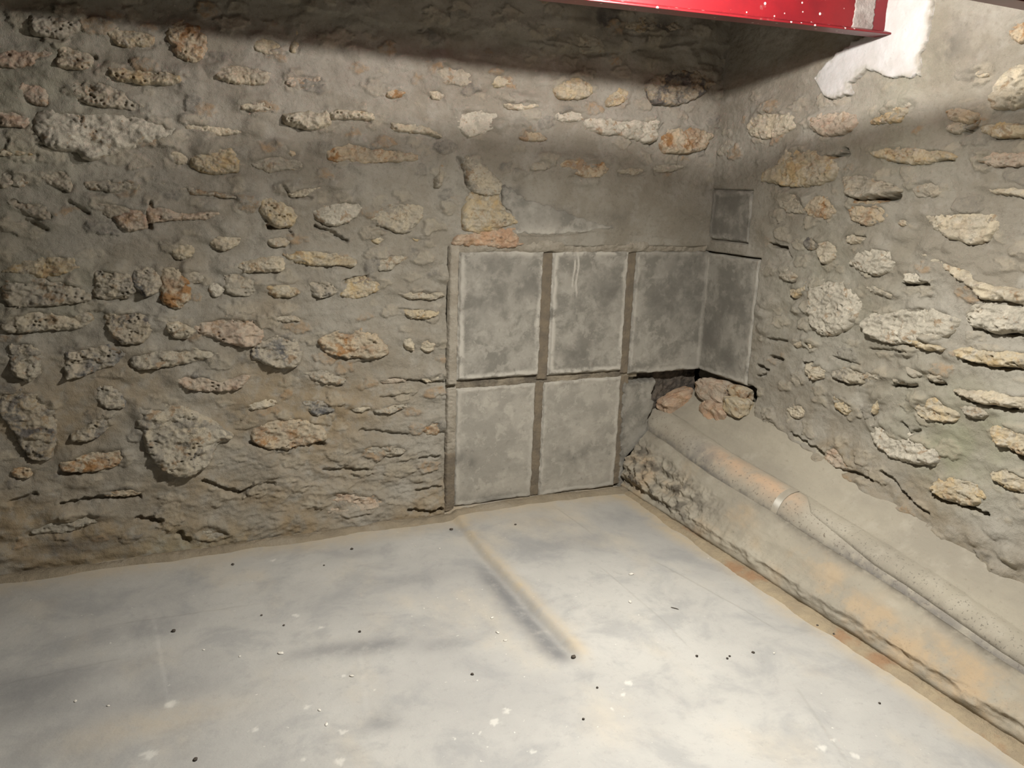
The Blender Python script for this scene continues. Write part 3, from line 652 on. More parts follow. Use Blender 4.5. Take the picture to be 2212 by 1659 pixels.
# ------------------------------------------------------------------ concrete panel facing
facing = empty('concrete_facing', (1.25, 3.34, 0))
tag(facing, 'grey cast concrete panel facing with brown joints lining the rubble wall corner', 'wall facing')
def rel(V, root): return np.asarray(V, float)-np.asarray(root.location)
def panel(name, a0, a1, z0, z1, face, side, mat, parent, dk=(), seed=0, st=.0035, thick=.05, extra=None, pale=1.0):
    a = np.linspace(a0, a1, int((a1-a0)/st)+2); z = np.linspace(z0, z1, int((z1-z0)/st)+2)
    A, Z = np.meshgrid(a, z, indexing='ij')
    e = np.minimum(np.minimum(A-a0, a1-A), np.minimum(Z-z0, z1-Z))
    d = .0035*fbm(A*5, Z*5, 4, seed)+.0012*fbm(A*25, Z*25, 3, seed+4)
    wob = .014*fbm(A*14, Z*14, 5, seed+9)
    d += .0025*sst(.028, .014, e+wob)                      # slightly raised cement margin
    d -= .014*(1-sst(0, .008, e+.7*wob-.001))
    edge = sst(.034, .016, e+1.1*wob)*pale
    dark = np.zeros_like(A); br = np.zeros_like(A)
    for (ca, cz, r, e2) in dk: dark = dark + blob(A, Z, (ca, cz), r, e2)
    if extra: edge, d = extra(A, Z, edge, d)
    mk = np.stack([edge, dark, br], -1)
    nu, nw = A.shape
    if side == 'b': V = np.stack([A, face-d, Z], -1); VB = np.stack([A, 0*A+face+thick, Z], -1)
    else: V = np.stack([face-d, A, Z], -1); VB = np.stack([0*A+face+thick, A, Z], -1)
    rim = np.concatenate([np.arange(0, nu)*nw, (nu-1)*nw+np.arange(1, nw), (np.arange(nu-2, -1, -1))*nw+nw-1, np.arange(nw-2, 0, -1)])
    V = V.reshape(-1, 3); n = len(V); VB = VB.reshape(-1, 3)[rim]
    Q = grid_faces(nu, nw, side == 'r')
    k = np.arange(len(rim)); kn = (k+1) % len(rim)
    Q2 = np.stack([rim[k], n+k, n+kn, rim[kn]], 1)
    if side == 'r': Q2 = Q2[:, ::-1]
    V = np.vstack([V, VB]); mk = np.vstack([mk.reshape(-1, 3), np.zeros((len(rim), 3))])
    return mesh_np(name, rel(V, parent), np.vstack([Q, Q2]), mat, parent, attrs={'mask': mk})
YF = 3.342
def drips(A, Z, edge, d):
    for x, zb in ((1.853, 1.03), (1.872, .985)):
        m_ = sst(.0065, .003, np.abs(A-x-.004*np.sin(Z*40)))*sst(zb, zb+.02, Z); edge = np.maximum(edge, m_*1.2); d = d+.002*m_
    return edge, d
panel('concrete_panel', 1.285, 1.695, .628, 1.207, YF-.012, 'b', M_FACEU, facing, [(1.40, 1.02, .12, .9), (1.45, 1.15, .10, .5), (1.62, 1.05, .08, 1)], 201)
panel('concrete_panel', 1.745, 2.150, .622, 1.207, YF-.012, 'b', M_FACEU, facing, [(1.90, .72, .09, .6), (2.05, 1.0, .12, 1)], 211, extra=drips)
panel('concrete_panel', 2.195, 2.625, .600, 1.207, YF-.012, 'b', M_FACEU, facing, [(2.5, 1.05, .15, 1.6), (2.35, 1.0, .1, 1)], 221, pale=.45)
panel('concrete_panel', 2.955, 3.345, .600, 1.200, XR+.010, 'r', M_FACEU, facing, [(3.1, 1.0, .12, 1.2), (3.1, .7, .08, 1), (3.25, .8, .08, 2)], 231, pale=.6)
panel('concrete_panel', 1.285, 1.690, .015, .588, YF, 'b', M_FACE, facing, [(1.37, .22, .03, 1.3), (1.31, .25, .03, 1.2), (1.45, .03, .15, .2)], 241, pale=.6)
panel('concrete_panel', 1.730, 2.165, .010, .592, YF, 'b', M_FACE, facing, [(1.95, .2, .12, .4)], 251, pale=.6)
o = panel('small_dark_panel', 3.035, 3.33, 1.268, 1.505, XR-.001, 'r', M_FACEU, facing, [(3.18, 1.38, .22, 1.0), (3.18, 1.38, .15, 1.0)], 261, pale=1.2)
o['label'] = 'small dark concrete panel above the ledge'
# partly broken panel beside the pipe hole
bp = [(q[0], q[2]) for q in (at_y(p, YF) for p in [(1347, 830), (1420, 822), (1408, 850), (1412, 880), (1400, 905), (1402, 940), (1378, 960), (1352, 990), (1352, 1020), (1348, 1052), (1337, 1060)])]
def broken_panel():
    ps = np.array(bp); st = .004
    a = np.arange(ps[:, 0].min()-.02, ps[:, 0].max()+.03, st); z = np.arange(.0, ps[:, 1].max()+.02, st)
    A, Z = np.meshgrid(a, z, indexing='ij')
    n = .016*fbm(A*30, Z*30, 4, 77); sd = poly_sd(A+n, Z+n, bp)
    d = .0035*fbm(A*6, Z*6, 4, 78) - .07*sst(-.004, .016, sd) + .006*fbm(A*30, Z*30, 3, 79)*sst(-.05, .02, sd)
    mk = np.stack([A*0, .8*sst(-.03, .01, sd)+.3, A*0], -1).reshape(-1, 3)
    return mesh_np('broken_concrete_panel', rel(np.stack([A, YF-d, Z], -1).reshape(-1, 3), facing), grid_faces(*A.shape), M_FACEU, facing, attrs={'mask': mk})
broken_panel()
def strip(name, a0, a1, z0, z1, face, mat, amp=.002, seed=0, lean=0.0):
    a = np.linspace(a0, a1, max(4, int((a1-a0)/.004))); z = np.linspace(z0, z1, max(4, int((z1-z0)/.004)))
    A, Z = np.meshgrid(a, z, indexing='ij'); d = amp*fbm(A*20, Z*20, 4, seed)+amp*.6*ridge(A*60, Z*60, 2, seed)
    ee = np.minimum(np.minimum(A-a0, a1-A), np.minimum(Z-z0, z1-Z)); d -= .02*(1-sst(0, .007, ee+.004*fbm(A*40, Z*40, 2, seed+3)))
    return mesh_np(name, rel(np.stack([A, face-d, Z], -1).reshape(-1, 3), facing), grid_faces(*A.shape), mat, facing)
strip('joint', 1.688, 1.75, .60, 1.206, YF-.002, M_JOINT, .002, 301)
strip('joint', 2.146, 2.20, .60, 1.206, YF-.002, M_JOINT, .002, 302)
strip('joint', 1.684, 1.738, .012, .60, YF+.008, M_JOINT, .002, 303)
strip('joint', 2.158, 2.216, .012, .60, YF+.008, M_JOINT, .002, 304)
o = strip('edge_strip', 1.234, 1.284, .61, 1.236, YF-.022, M_LEDGE, .003, 305); o['label'] = 'tan mortar strip closing the left edge'
o = strip('edge_strip', 1.236, 1.290, .0, .29, YF-.010, M_JOINT, .003, 306); o['label'] = 'brown mortar strip at the lower left edge'
strip('edge_strip', 1.240, 1.292, .27, .60, YF-.002, M_LEDGE, .006, 307)
# broken bed joint between the two rows: rough ledge
def ledge(name, x0, x1, z0, z1, prot, face, seed, mat=M_LEDGE):
    x = np.arange(x0, x1, .004); tt = np.linspace(0, 1, 22); X, T = np.meshgrid(x, tt, indexing='ij')
    zc = (z0+z1)/2; hh = (z1-z0)/2
    n = fbm(X*9, T*0, 4, seed); nn = ridge(X*16, T*3, 4, seed+3)
    pr = prot*np.clip(.55+.7*n+.3*fbm(X*30, T*2, 3, seed+12), .05, 1.2)
    ang = -np.pi/2+np.pi*T
    Z = zc+hh*np.sin(ang)*(1+.3*fbm(X*12, T*2, 3, seed+8)) + .010*fbm(X*5, T*0, 3, seed+6)
    Y = face+.015-pr*np.cos(ang)-.004*nn
    return mesh_np(name, rel(np.stack([X, Y, Z], -1).reshape(-1, 3), facing), grid_faces(*X.shape), mat, facing)
ledge('bed_joint', 1.24, 2.26, .580, .624, .013, YF+.002, 401, M_BED)
o = ledge('top_ledge', 1.27, 2.60, 1.198, 1.262, .030, YF-.014, 411); o['label'] = 'rough mortar ledge along the top of the panels'

# soot dark void lining above the pipe
# ------------------------------------------------------------------ white plaster patch round the beam end
PL = [(1913, -40), (2024, -40), (2020, 20), (2010, 90), (1996, 122), (1992, 165), (1962, 172), (1925, 172), (1872, 152), (1840, 185), (1842, 205), (1800, 216), (1782, 208), (1762, 172), (1788, 135), (1840, 92), (1905, 60)]
pp = wallpoly(PL, 'r'); ps = np.array(pp)
a = np.arange(ps[:, 0].min()-.03, ps[:, 0].max()+.03, .004); z = np.arange(ps[:, 1].min()-.03, ps[:, 1].max()+.02, .004)
A, Z = np.meshgrid(a, z, indexing='ij'); n = .014*fbm(A*28, Z*28, 4, 501); sd = poly_sd(A+n, Z+n, pp)
d = .018+.004*fbm(A*9, Z*9, 4, 502)+.0015*ridge(A*30, Z*30, 3, 503)-.07*sst(-.008, .006, sd)
plaster = mesh_np('plaster_patch', np.stack([XR-d, A, Z], -1).reshape(-1, 3), grid_faces(*A.shape, True), M_PLASTER, wall_right,
                  attrs={'mask': np.stack([sst(-.03, .0, sd+.02*fbm(A*12, Z*12, 3, 505)), A*0, A*0], -1).reshape(-1, 3)})
plaster['label'] = 'white gypsum plaster patch round the beam end'

SK = [(1080, 402), (1092, 396), (1130, 425), (1190, 442), (1255, 470), (1345, 492), (1280, 501), (1180, 510), (1112, 508), (1098, 462), (1078, 442)]
pp = wallpoly(SK, 'b'); ps = np.array(pp)
a = np.arange(ps[:, 0].min()-.03, ps[:, 0].max()+.03, .004); z = np.arange(ps[:, 1].min()-.03, ps[:, 1].max()+.03, .004)
A, Z = np.meshgrid(a, z, indexing='ij'); n = .016*fbm(A*22, Z*22, 4, 531); sd = poly_sd(A+n, Z+n, pp)
d = .019+.003*fbm(A*9, Z*9, 4, 532)-.05*sst(-.012, .010, sd)
skim = mesh_np('skim_patch', np.stack([A, YB-d, Z], -1).reshape(-1, 3), grid_faces(*A.shape), M_FACEU, wall_back,
               attrs={'mask': np.stack([sst(1.33, 1.27, Z)*.9, sst(1.30, 1.36, Z)*.6, A*0], -1).reshape(-1, 3)})
skim['label'] = 'dark grey cement skim over the wall above the panels'

# ------------------------------------------------------------------ steel beams
def beam(name, label, P0, P1, w, h, mat, zb, smear=False):
    P0, P1 = np.array(P0), np.array(P1); d = (P1-P0); L = np.linalg.norm(d); d /= L; n = np.array([-d[1], d[0]])   # n points away from camera side (+y)
    root = empty(name, (float(P0[0]+n[0]*w/2), float(P0[1]+n[1]*w/2), zb)); root.rotation_euler = (0, 0, math.atan2(d[1], d[0]))
    tag(root, label, 'beam', None)
    tf, tw = .0105, .0075
    def prism(nm, sec, m_, x0=0, x1=L):
        k = len(sec); V = [(x0, y, z) for y, z in sec]+[(x1, y, z) for y, z in sec]
        bm_faces = [(i, (i+1) % k, (i+1) % k+k, i+k) for i in range(k)]
        me = bpy.data.meshes.new(nm); me.from_pydata(V, [], bm_faces+[tuple(range(k))[::-1], tuple(range(k, 2*k))]); me.materials.append(m_); me.update()
        o = bpy.data.objects.new(nm, me); COL.objects.link(o); o.parent = root
        bv = o.modifiers.new('bevel', 'BEVEL'); bv.width = .0018; bv.segments = 3; bv.limit_method = 'ANGLE'
        return o
    ti = tf*.62; to = tf*1.3
    prism('lower_flange', [(-w/2, 0), (w/2, 0), (w/2, ti), (tw, to+.004), (-tw, to+.004), (-w/2, ti)], mat)
    prism('upper_flange', [(-w/2, h), (-w/2, h-ti), (-tw, h-to-.004), (tw, h-to-.004), (w/2, h-ti), (w/2, h)], mat)
    prism('web', [(-tw/2, to), (tw/2, to), (tw/2, h-to), (-tw/2, h-to)], mat)
    if smear:
        x0, x1 = L-.175, L-.075; xs = np.linspace(x0, x1, 40); zs = np.linspace(to+.004, h-.02, 50); X, Zz = np.meshgrid(xs, zs, indexing='ij')
        ee = np.minimum(X-x0, x1-X)+.012*fbm(X*50, Zz*50, 3, 3)
        dd = .003+.002*fbm(X*40, Zz*40, 3, 4)-.012*(1-sst(0, .008, ee))
        o = mesh_np('plaster_smear', np.stack([X, -tw/2-dd, Zz], -1).reshape(-1, 3), grid_faces(*X.shape), M_SHADED_SMEAR, root, attrs={'mask': np.full((X.size, 3), .75)})
        o['label'] = 'plaster smear near the wall end, painted grey for shade'
    return root
pa, pb = at_z((1262, 0), 2.08), at_z((1893, 71), 2.08)
dd = (pb-pa)[:2]; dd /= np.linalg.norm(dd)
beam('steel_beam', 'glossy red steel beam whose end sits in white plaster', pa[:2]-dd*2.9, pb[:2]+dd*.09, .078, .16, M_RED, 2.08, True)
q0, q1 = at_z((2090, 0), 2.085), at_z((2212, 22), 2.085)
beam('steel_beam', 'dull dark red steel beam cut off by the upper right photo corner', (q0[0]-3.6, q0[1]-.078+.0), (XR+.04, q0[1]-.078), .078, .16, M_RED2, 2.085)

# ------------------------------------------------------------------ floor
st = .006
fx = np.arange(-1.4, 2.66, st); fy = np.arange(.45, 3.40, st)
X, Y = np.meshgrid(fx, fy, indexing='ij')
def fl(pts): return [tuple(at_z(p)[:2]) for p in pts]
Zf = .005*fbm(X*1.3, Y*1.3, 3, 601)+.0022*fbm(X*5, Y*5, 4, 605)
E = fl([(968, 1108), (985, 1135), (1040, 1200), (1090, 1255), (1150, 1320), (1240, 1415), (1275, 1470)]); E = sorted(E, key=lambda p: p[1])
xe = np.interp(fy, [p[1] for p in E], [p[0] for p in E])[None, :]+.006*fbm(Y*6, Y*0, 3, 606)
fade = sst(1.95, 2.15, Y)
Zf += .016*sst(-.006, .034, X-xe)*fade*sst(1.2, .25, X-xe)
Zf -= .007*np.exp(-((X-xe+.012)/.02)**2)*fade*sst(3.1, 2.8, Y)
for pts, dp in [([(1435, 1229), (1540, 1285), (1647, 1343)], .004), ([(1311, 1245), (1390, 1315), (1468, 1381)], .004), ([(1213, 1112), (1262, 1148)], .004),
                ([(1115, 1549), (1208, 1659)], .002), ([(780, 1424), (790, 1511)], .0015), ([(334, 1348), (362, 1507)], .002), ([(1733, 1505), (1775, 1560), (1814, 1626)], .003),
                ([(280, 1345), (400, 1325), (530, 1308)], .002), ([(1650, 1390), (1740, 1365)], .002), ([(0, 1480), (130, 1450), (230, 1430)], .002)]:
    p = fl(pts); dsg = seg_dist(X+.004*fbm(X*20, Y*20, 2, 611), Y, p)
    # board mark: small step that dies out on one side
    a_, b_ = np.array(p[0]), np.array(p[-1]); t_ = (b_-a_)/np.linalg.norm(b_-a_); nx_ = np.array([t_[1], -t_[0]])
    side = (X-a_[0])*nx_[0]+(Y-a_[1])*nx_[1]
    Zf += dp*np.exp(-(dsg/.06)**2)*sst(-.004, .004, side)
fb = lambda px, r, e=1: blob(X, Y, fl([px])[0], r, e)
tan = .85*np.exp(-((X-xe-.03)/.028)**2)*fade*(.8+.6*fbm(X*9, Y*9, 3, 640)) + .75*sst(3.08, 3.28, Y+.05*fbm(X*5, Y*5, 3, 641)) + .85*sst(2.04, 2.15, X+.05*fbm(X*4, Y*4, 3, 642)) + .45*fb((330, 1560), .22, .3)+.3*fb((1180, 1130), .2, .4)
dark = .95*np.exp(-((X-xe+.045)/.045)**2)*sst(2.0, 2.1, Y)*sst(2.85, 2.6, Y) + .7*fb((820, 1395), .13, .35)+.55*fb((700, 1405), .14, .3)+.5*fb((960, 1390), .08, .5)+.6*fb((830, 1560), .05, .8)
dark = dark+.5*fb((60, 1510), .12, .9)+.35*fb((300, 1360), .25, .3)+.35*fb((150, 1460), .25, .25)+.3*fb((900, 1250), .2, .3)+.35*fb((780, 1195), .12, .4)+.3*fb((1200, 1180), .2, .5)+.25*fb((400, 1490), .2, .3)
white = np.zeros_like(X); wx = X+.018*fbm(X*45, Y*45, 4, 620); wy = Y+.018*fbm(X*45, Y*45, 4, 621)
for px, r in [((372, 1520), .020), ((322, 1628), .026), ((735, 1645), .018), ((665, 1528), .013), ((1070, 1560), .018), ((1095, 1538), .014), ((605, 1412), .009), ((550, 1575), .01), ((655, 1640), .01), ((740, 1582), .012), ((695, 1355), .010), ((745, 1460), .009), ((810, 1490), .008), ((1040, 1585), .008), ((1150, 1625), .012), ((1360, 1475), .018), ((1345, 1500), .012), ((1320, 1530), .010), ((1775, 1620), .015), ((1845, 1632), .012), ((1800, 1600), .01), ((590, 1210), .012), ((640, 1330), .01)]:
    c = fl([px])[0]; white = np.maximum(white, sst(r, r*.6, np.hypot(wx-c[0], wy-c[1]))*.38)
mk = np.stack([tan, dark, white], -1).reshape(-1, 3)
floor = mesh_np('floor', np.stack([X, Y, Zf], -1).reshape(-1, 3), grid_faces(len(fx), len(fy)), M_FLOOR, attrs={'mask': mk})
floor['kind'] = 'structure'; tag(floor, 'pale dusty concrete slab floor with a raised strip edge', None)
def floor_z(x, y):
    i = int(np.clip(round((x-fx[0])/st), 0, len(fx)-1)); j = int(np.clip(round((y-fy[0])/st), 0, len(fy)-1)); return float(Zf[i, j])
zf_at = np.vectorize(floor_z)

# loose sand and rusty dirt at the wall feet
def drift(name, pts, wid, hgt, mat, label, seed):
    P = np.array(pts); s = np.concatenate([[0], np.cumsum(np.hypot(*(P[1:]-P[:-1]).T))]); t = np.arange(0, s[-1], .006)
    cx, cyy = np.interp(t, s, P[:, 0]), np.interp(t, s, P[:, 1]); tx, ty = np.gradient(cx), np.gradient(cyy); l = np.hypot(tx, ty); tx, ty = tx/l, ty/l
    q = np.linspace(-1, 1, 36); T, Qq = np.meshgrid(t, q, indexing='ij')
    w_ = wid*np.clip(1+.8*fbm(T*4, T*0, 5, seed), .2, 2)
    XX = cx[:, None]+ty[:, None]*Qq*w_; YY = cyy[:, None]-tx[:, None]*Qq*w_
    H = hgt*np.clip(1-Qq**2, 0, 1)*(1+.8*fbm(XX*9, YY*9, 4, seed+1))+.0035*ridge(XX*40, YY*40, 3, seed+2)*(1-Qq**2)
    ZZ = zf_at(XX, YY)+H-.0025*np.abs(Qq)**6-.004*np.clip(fbm(XX*30, YY*30, 4, seed+7), 0, 1)*np.abs(Qq)**2
    o = mesh_np(name, np.stack([XX, YY, ZZ], -1).reshape(-1, 3), grid_faces(*XX.shape, True), mat); tag(o, label, 'dirt', None, 'stuff'); return o
drift('sand', [(-1.3, 3.285), (-.5, 3.285), (.4, 3.275), (1.25, 3.275), (1.7, 3.30), (2.2, 3.29)], .040, .014, M_SAND, 'loose tan sand along the foot of the back rubble wall', 700)
drift('dirt', [(2.20, 3.25), (2.175, 2.7), (2.175, 2.2), (2.175, 1.6), (2.18, 1.0), (2.18, .6)], .045, .010, M_RUST, 'rusty orange dirt along the foot of the mortar haunch', 710)

# ------------------------------------------------------------------ pipe and mortar haunching along the right wall
yk = [.4, 1.40, 1.76, 2.19, 2.40, 2.82, 3.18, 3.45]
zk = [.10, .19, .239, .276, .297, .323, .372, .40]
lk_y = [.4, 1.53, 1.73, 1.92, 2.2, 2.56, 2.86, 3.45]; lk_z = [.25, .32, .335, .37, .40, .47, .50, .50]
PR, PX = .100, 2.445
yy = np.arange(.5, 3.335, .005)
zr = np.interp(yy, yk, zk); zl = np.interp(yy, lk_y, lk_z); zc = zr-PR
prof = []
ncol = 190
tt = np.linspace(0, 1, ncol)
HV = np.zeros((len(yy), ncol, 3)); MKH = np.zeros((len(yy), ncol, 3))
for i, y in enumerate(yy):
    gz = zc[i]+.012+.035*np.interp(y, [1.2, 2.2, 3.0], [1, .35, 0])          # bench meets pipe
    th0 = math.asin(min(.95, (gz-zc[i])/PR)); gx = PX-PR*math.cos(th0)
    edge_x = 2.198+.012*float(fbm(np.array([y*5]), np.array([1.]), 4, 801)[0])
    ez = .066+.022*float(fbm(np.array([y*6]), np.array([4.]), 4, 802)[0])+.09*sst(2.95, 3.25, y)
    pts = [(edge_x+.02, -.03), (edge_x-.006, 0.02), (edge_x-.012, ez*.6), (edge_x, ez), (edge_x+.02, ez+.016), ((edge_x+gx)/2, (ez+gz)/2+.010), (gx-.012, gz-.002), (gx+.004, gz-.008)]
    thc = np.interp(y, [1.9, 2.25, 2.42], [.55, .95, 2.2])
    for th in np.linspace(th0, math.pi*.53, 22):
        q = PR-.014+.021*sst(thc-.12, thc+.12, th); pts.append((PX-q*math.cos(th), zc[i]+q*math.sin(th)))
    pts += [(PX+.012, zr[i]+.004*np.interp(y, [2.2, 2.4], [2.2, 1])), (PX+.05, zr[i]+.012+.15*(zl[i]-zr[i])), (2.54, zr[i]+.55*(zl[i]-zr[i])), (2.585, zr[i]+.85*(zl[i]-zr[i])), (2.64, zl[i]+.03)]
    P = np.array(pts); s = np.concatenate([[0], np.cumsum(np.hypot(*(P[1:]-P[:-1]).T))]); s /= s[-1]
    HV[i, :, 0] = np.interp(tt, s, P[:, 0]); HV[i, :, 1] = y; HV[i, :, 2] = np.interp(tt, s, P[:, 1])
A = HV[..., 0]; B = HV[..., 1]; Cz = HV[..., 2]
outer = (A < PX-PR*.9) | (A > PX+.005)
n = .005*fbm(A*10+Cz*7, B*3, 3, 811)+.0016*fbm(A*40+Cz*30, B*20, 4, 812)
rag = sst(.07, .02, np.abs(A-2.205))*sst(.02, .05, Cz)*sst(.17, .10, Cz)
n = n*outer
tear = sst(2.5, 2.95, B)*sst(.10, .03, np.abs(A-2.22))*sst(.02, .05, Cz)
jag = rag*sst(.11, .05, Cz)*(.006*ridge(B*16, Cz*30, 4, 815)) + tear*(.026*ridge(B*14, Cz*20, 5, 816)-.024)
under = -.022*np.exp(-((Cz-.045)/.018)**2)*(A < 2.26)*sst(-.3, .3, fbm(B*5, B*0, 3, 818)+.15)
HV[..., 0] -= n+jag+under; HV[..., 2] += n*.8+.5*jag
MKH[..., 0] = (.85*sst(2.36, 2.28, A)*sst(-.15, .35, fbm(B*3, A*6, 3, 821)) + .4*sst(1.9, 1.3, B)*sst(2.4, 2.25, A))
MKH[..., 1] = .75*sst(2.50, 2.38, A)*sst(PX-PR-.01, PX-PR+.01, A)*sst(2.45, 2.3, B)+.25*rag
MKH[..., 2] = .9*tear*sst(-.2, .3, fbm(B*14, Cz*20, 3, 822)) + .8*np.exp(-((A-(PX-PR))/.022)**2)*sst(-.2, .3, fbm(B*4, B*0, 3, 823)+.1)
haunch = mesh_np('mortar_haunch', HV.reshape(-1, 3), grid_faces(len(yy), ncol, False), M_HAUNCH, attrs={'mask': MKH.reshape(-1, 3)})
tag(haunch, 'sloping tan mortar haunch bedding the half buried pipe along the right wall', 'mortar bench')
# pipe
def tube(name, y0, y1, rad, mat, parent, seed, mkf, n=96, st=.006):
    y = np.arange(y0, y1, st); th = np.linspace(0, 2*np.pi, n, endpoint=False); Yg, Tg = np.meshgrid(y, th, indexing='ij')
    zcen = np.interp(y, yk, zk)[:, None]-PR
    r = (rad(Yg) if callable(rad) else rad)+.0022*fbm(Yg*9, Tg*2, 4, seed)+.0008*fbm(Yg*50, Tg*9, 3, seed+1)
    V = np.stack([PX-r*np.cos(Tg), Yg, zcen+r*np.sin(Tg)], -1)
    i, j = np.meshgrid(np.arange(len(y)-1), np.arange(n), indexing='ij'); jn = (j+1) % n
    Q = np.stack([i*n+j, (i+1)*n+j, (i+1)*n+jn, i*n+jn], -1).reshape(-1, 4)
    return mesh_np(name, V.reshape(-1, 3), Q, mat, parent, attrs={'mask': mkf(Yg, Tg).reshape(-1, 3)})
def pm(Yg, Tg):
    t = np.degrees(Tg)                      # 0 faces the room, 90 is the top
    orange = np.exp(-((t-62)/28)**2)*sst(2.25, 2.4, Yg)*sst(3.0, 2.8, Yg)
    pit = np.exp(-((t-25)/30)**2)*(.5+.5*sst(2.35, 2.2, Yg))+.5*np.exp(-((t-50)/40)**2)
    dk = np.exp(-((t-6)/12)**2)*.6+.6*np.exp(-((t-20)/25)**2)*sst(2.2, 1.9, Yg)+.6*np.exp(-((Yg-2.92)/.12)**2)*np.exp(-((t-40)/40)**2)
    return np.stack([orange, pit, dk], -1)
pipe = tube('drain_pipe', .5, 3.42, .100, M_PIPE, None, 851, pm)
tag(pipe, 'mottled clay drain pipe half buried in mortar and entering the corner hole', 'pipe')
yj = float(at_x((1690, 1085), 2.39)[1])
col = tube('pipe_collar', yj-.022, yj+.016, lambda q: .1012+.0025*np.cos((q-yj+.007)/.03*1.4), M_COLLAR, pipe, 861, lambda a, b: np.stack([1.0-np.exp(-((np.degrees(b)-34)/9)**2), a*0, a*0], -1))
col['label'] = 'pale cement collar at the pipe joint'

# ------------------------------------------------------------------ rubble in the hole above the pipe
def chunk(name, c, dims, mat, label, cat, seed, group=None, rot=0.0, n=70, rough=.34):
    th = np.linspace(0, np.pi, n); ph = np.linspace(0, 2*np.pi, 2*n, endpoint=False); T, P_ = np.meshgrid(th, ph, indexing='ij')
    x, y, z = np.sin(T)*np.cos(P_), np.sin(T)*np.sin(P_), np.cos(T)
    dims = [q*1.08 for q in dims]; e = .5; sx = lambda q: np.sign(q)*np.abs(q)**e
    x, y, z = sx(x), sx(y), sx(z)
    k = 1+rough*fbm(x*1.3+y*.9+seed, z*1.3-y*.8, 5, seed)+0.05*ridge(x*3+y*2, z*3+seed, 5, seed)
    x, y, z = x*k*dims[0], y*k*dims[1], z*k*dims[2]
    ca, sa = math.cos(rot), math.sin(rot); x, z = ca*x+sa*z, -sa*x+ca*z
    i, j = np.meshgrid(np.arange(n-1), np.arange(2*n), indexing='ij'); jn = (j+1) % (2*n); N2 = 2*n
    Q = np.stack([i*N2+j, (i+1)*N2+j, (i+1)*N2+jn, i*N2+jn], -1).reshape(-1, 4)
    o = mesh_np(name, np.stack([x, y, z], -1).reshape(-1, 3), Q, mat, None); o.location = c
    return tag(o, label, cat, group)
def hp(px, Yv): return at_y(px, Yv)
c = hp((1463, 868), 3.35); chunk('brick_fragment', c, (.088, .05, .05), KIND['k'], 'pink broken brick left of the crack in the hole above the pipe', 'brick', 911, rot=-.35)
c = at_x((1545, 846), 2.60); chunk('brick_fragment', c, (.05, .10, .052), KIND['p'], 'cracked tan brick tucked under the corner panel', 'brick', 922, rot=.1)
c = at_x((1594, 878), 2.585); chunk('brick_fragment', c, (.045, .060, .042), KIND['o'], 'small pale orange brick stub nearest the right wall', 'brick', 933)
c = at_x((1600, 848), 2.625); chunk('brick_fragment', c, (.035, .055, .03), KIND['r'], 'dark rust brown brick end at the right edge of the hole', 'brick', 944)
c = at_x((1555, 890), 2.585); chunk('brick_fragment', c, (.06, .085, .05), KIND['k'], 'reddish crumbling brick lump resting on the mortar haunch', 'brick', 955)
# dark packed earth lining the hole
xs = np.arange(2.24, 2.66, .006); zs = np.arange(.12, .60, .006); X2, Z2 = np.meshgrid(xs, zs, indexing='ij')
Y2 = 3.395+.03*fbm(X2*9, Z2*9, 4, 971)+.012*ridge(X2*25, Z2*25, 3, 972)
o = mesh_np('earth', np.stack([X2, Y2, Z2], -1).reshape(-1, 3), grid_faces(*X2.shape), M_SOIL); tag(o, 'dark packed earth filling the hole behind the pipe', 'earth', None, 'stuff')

# ------------------------------------------------------------------ grit and chips on the floor
def crumb(px, size, mat, name, label, group, seed, asp=(1, 1, .6), rot=0):
    p = at_z(px); z = floor_z(p[0], p[1])
    n = 8; th = np.linspace(0, np.pi, n); ph = np.linspace(0, 2*np.pi, 12, endpoint=False); T, P_ = np.meshgrid(th, ph, indexing='ij')
    k = 1+.35*perlin(np.cos(P_)*1.5+seed, T*1.2, seed)
    x = size*asp[0]*np.sin(T)*np.cos(P_)*k; y = size*asp[1]*np.sin(T)*np.sin(P_)*k; zz = size*asp[2]*np.cos(T)*k
    ca, sa = math.cos(rot), math.sin(rot); x, y = ca*x-sa*y, sa*x+ca*y
    i, j = np.meshgrid(np.arange(n-1), np.arange(12), indexing='ij'); jn = (j+1) % 12
    Q = np.stack([i*12+j, (i+1)*12+j, (i+1)*12+jn, i*12+jn], -1).reshape(-1, 4)
    o = mesh_np(name, np.stack([x, y, zz], -1).reshape(-1, 3), Q, mat); o.location = (p[0], p[1], z-float(zz.min())*.7)
    return tag(o, label, 'debris', group)
crumb((1457, 1321), .014, M_DARK, 'splinter', 'thin black splinter lying on the pale raised floor strip', None, 3, (1, .16, .14), -.9)
for i, (px, s_) in enumerate([((503, 1220), .006), ((760, 1187), .006), ((1576, 1418), .004), ((1505, 1418), .005), ((1571, 1423), .004), ((1627, 1410), .005), ((422, 1640), .006), ((777, 1365), .005),
        ((1766, 1352), .006), ((1802, 1371), .007), ((1818, 1369), .004), ((2192, 1598), .008), ((2121, 1560), .007), ((1990, 1478), .007), ((1868, 1396), .005), ((1730, 1293), .006), ((1642, 1244), .005),
        ((375, 1365), .007), ((565, 1330), .004), ((1113, 1142), .005), ((975, 1145), .008), ((1480, 1157), .004), ((330, 1190), .005), ((1020, 1457), .005), ((1239, 1418), .008), ((1290, 1486), .004), ((613, 1352), .004), ((700, 1222), .004), ((1900, 1520), .004), ((1260, 1555), .004)]):
    crumb(px, s_, M_DARK, 'grit_crumb', 'tiny dark grit crumb on the pale concrete floor', 'dark grit crumbs on the floor', 20+i, rot=i)
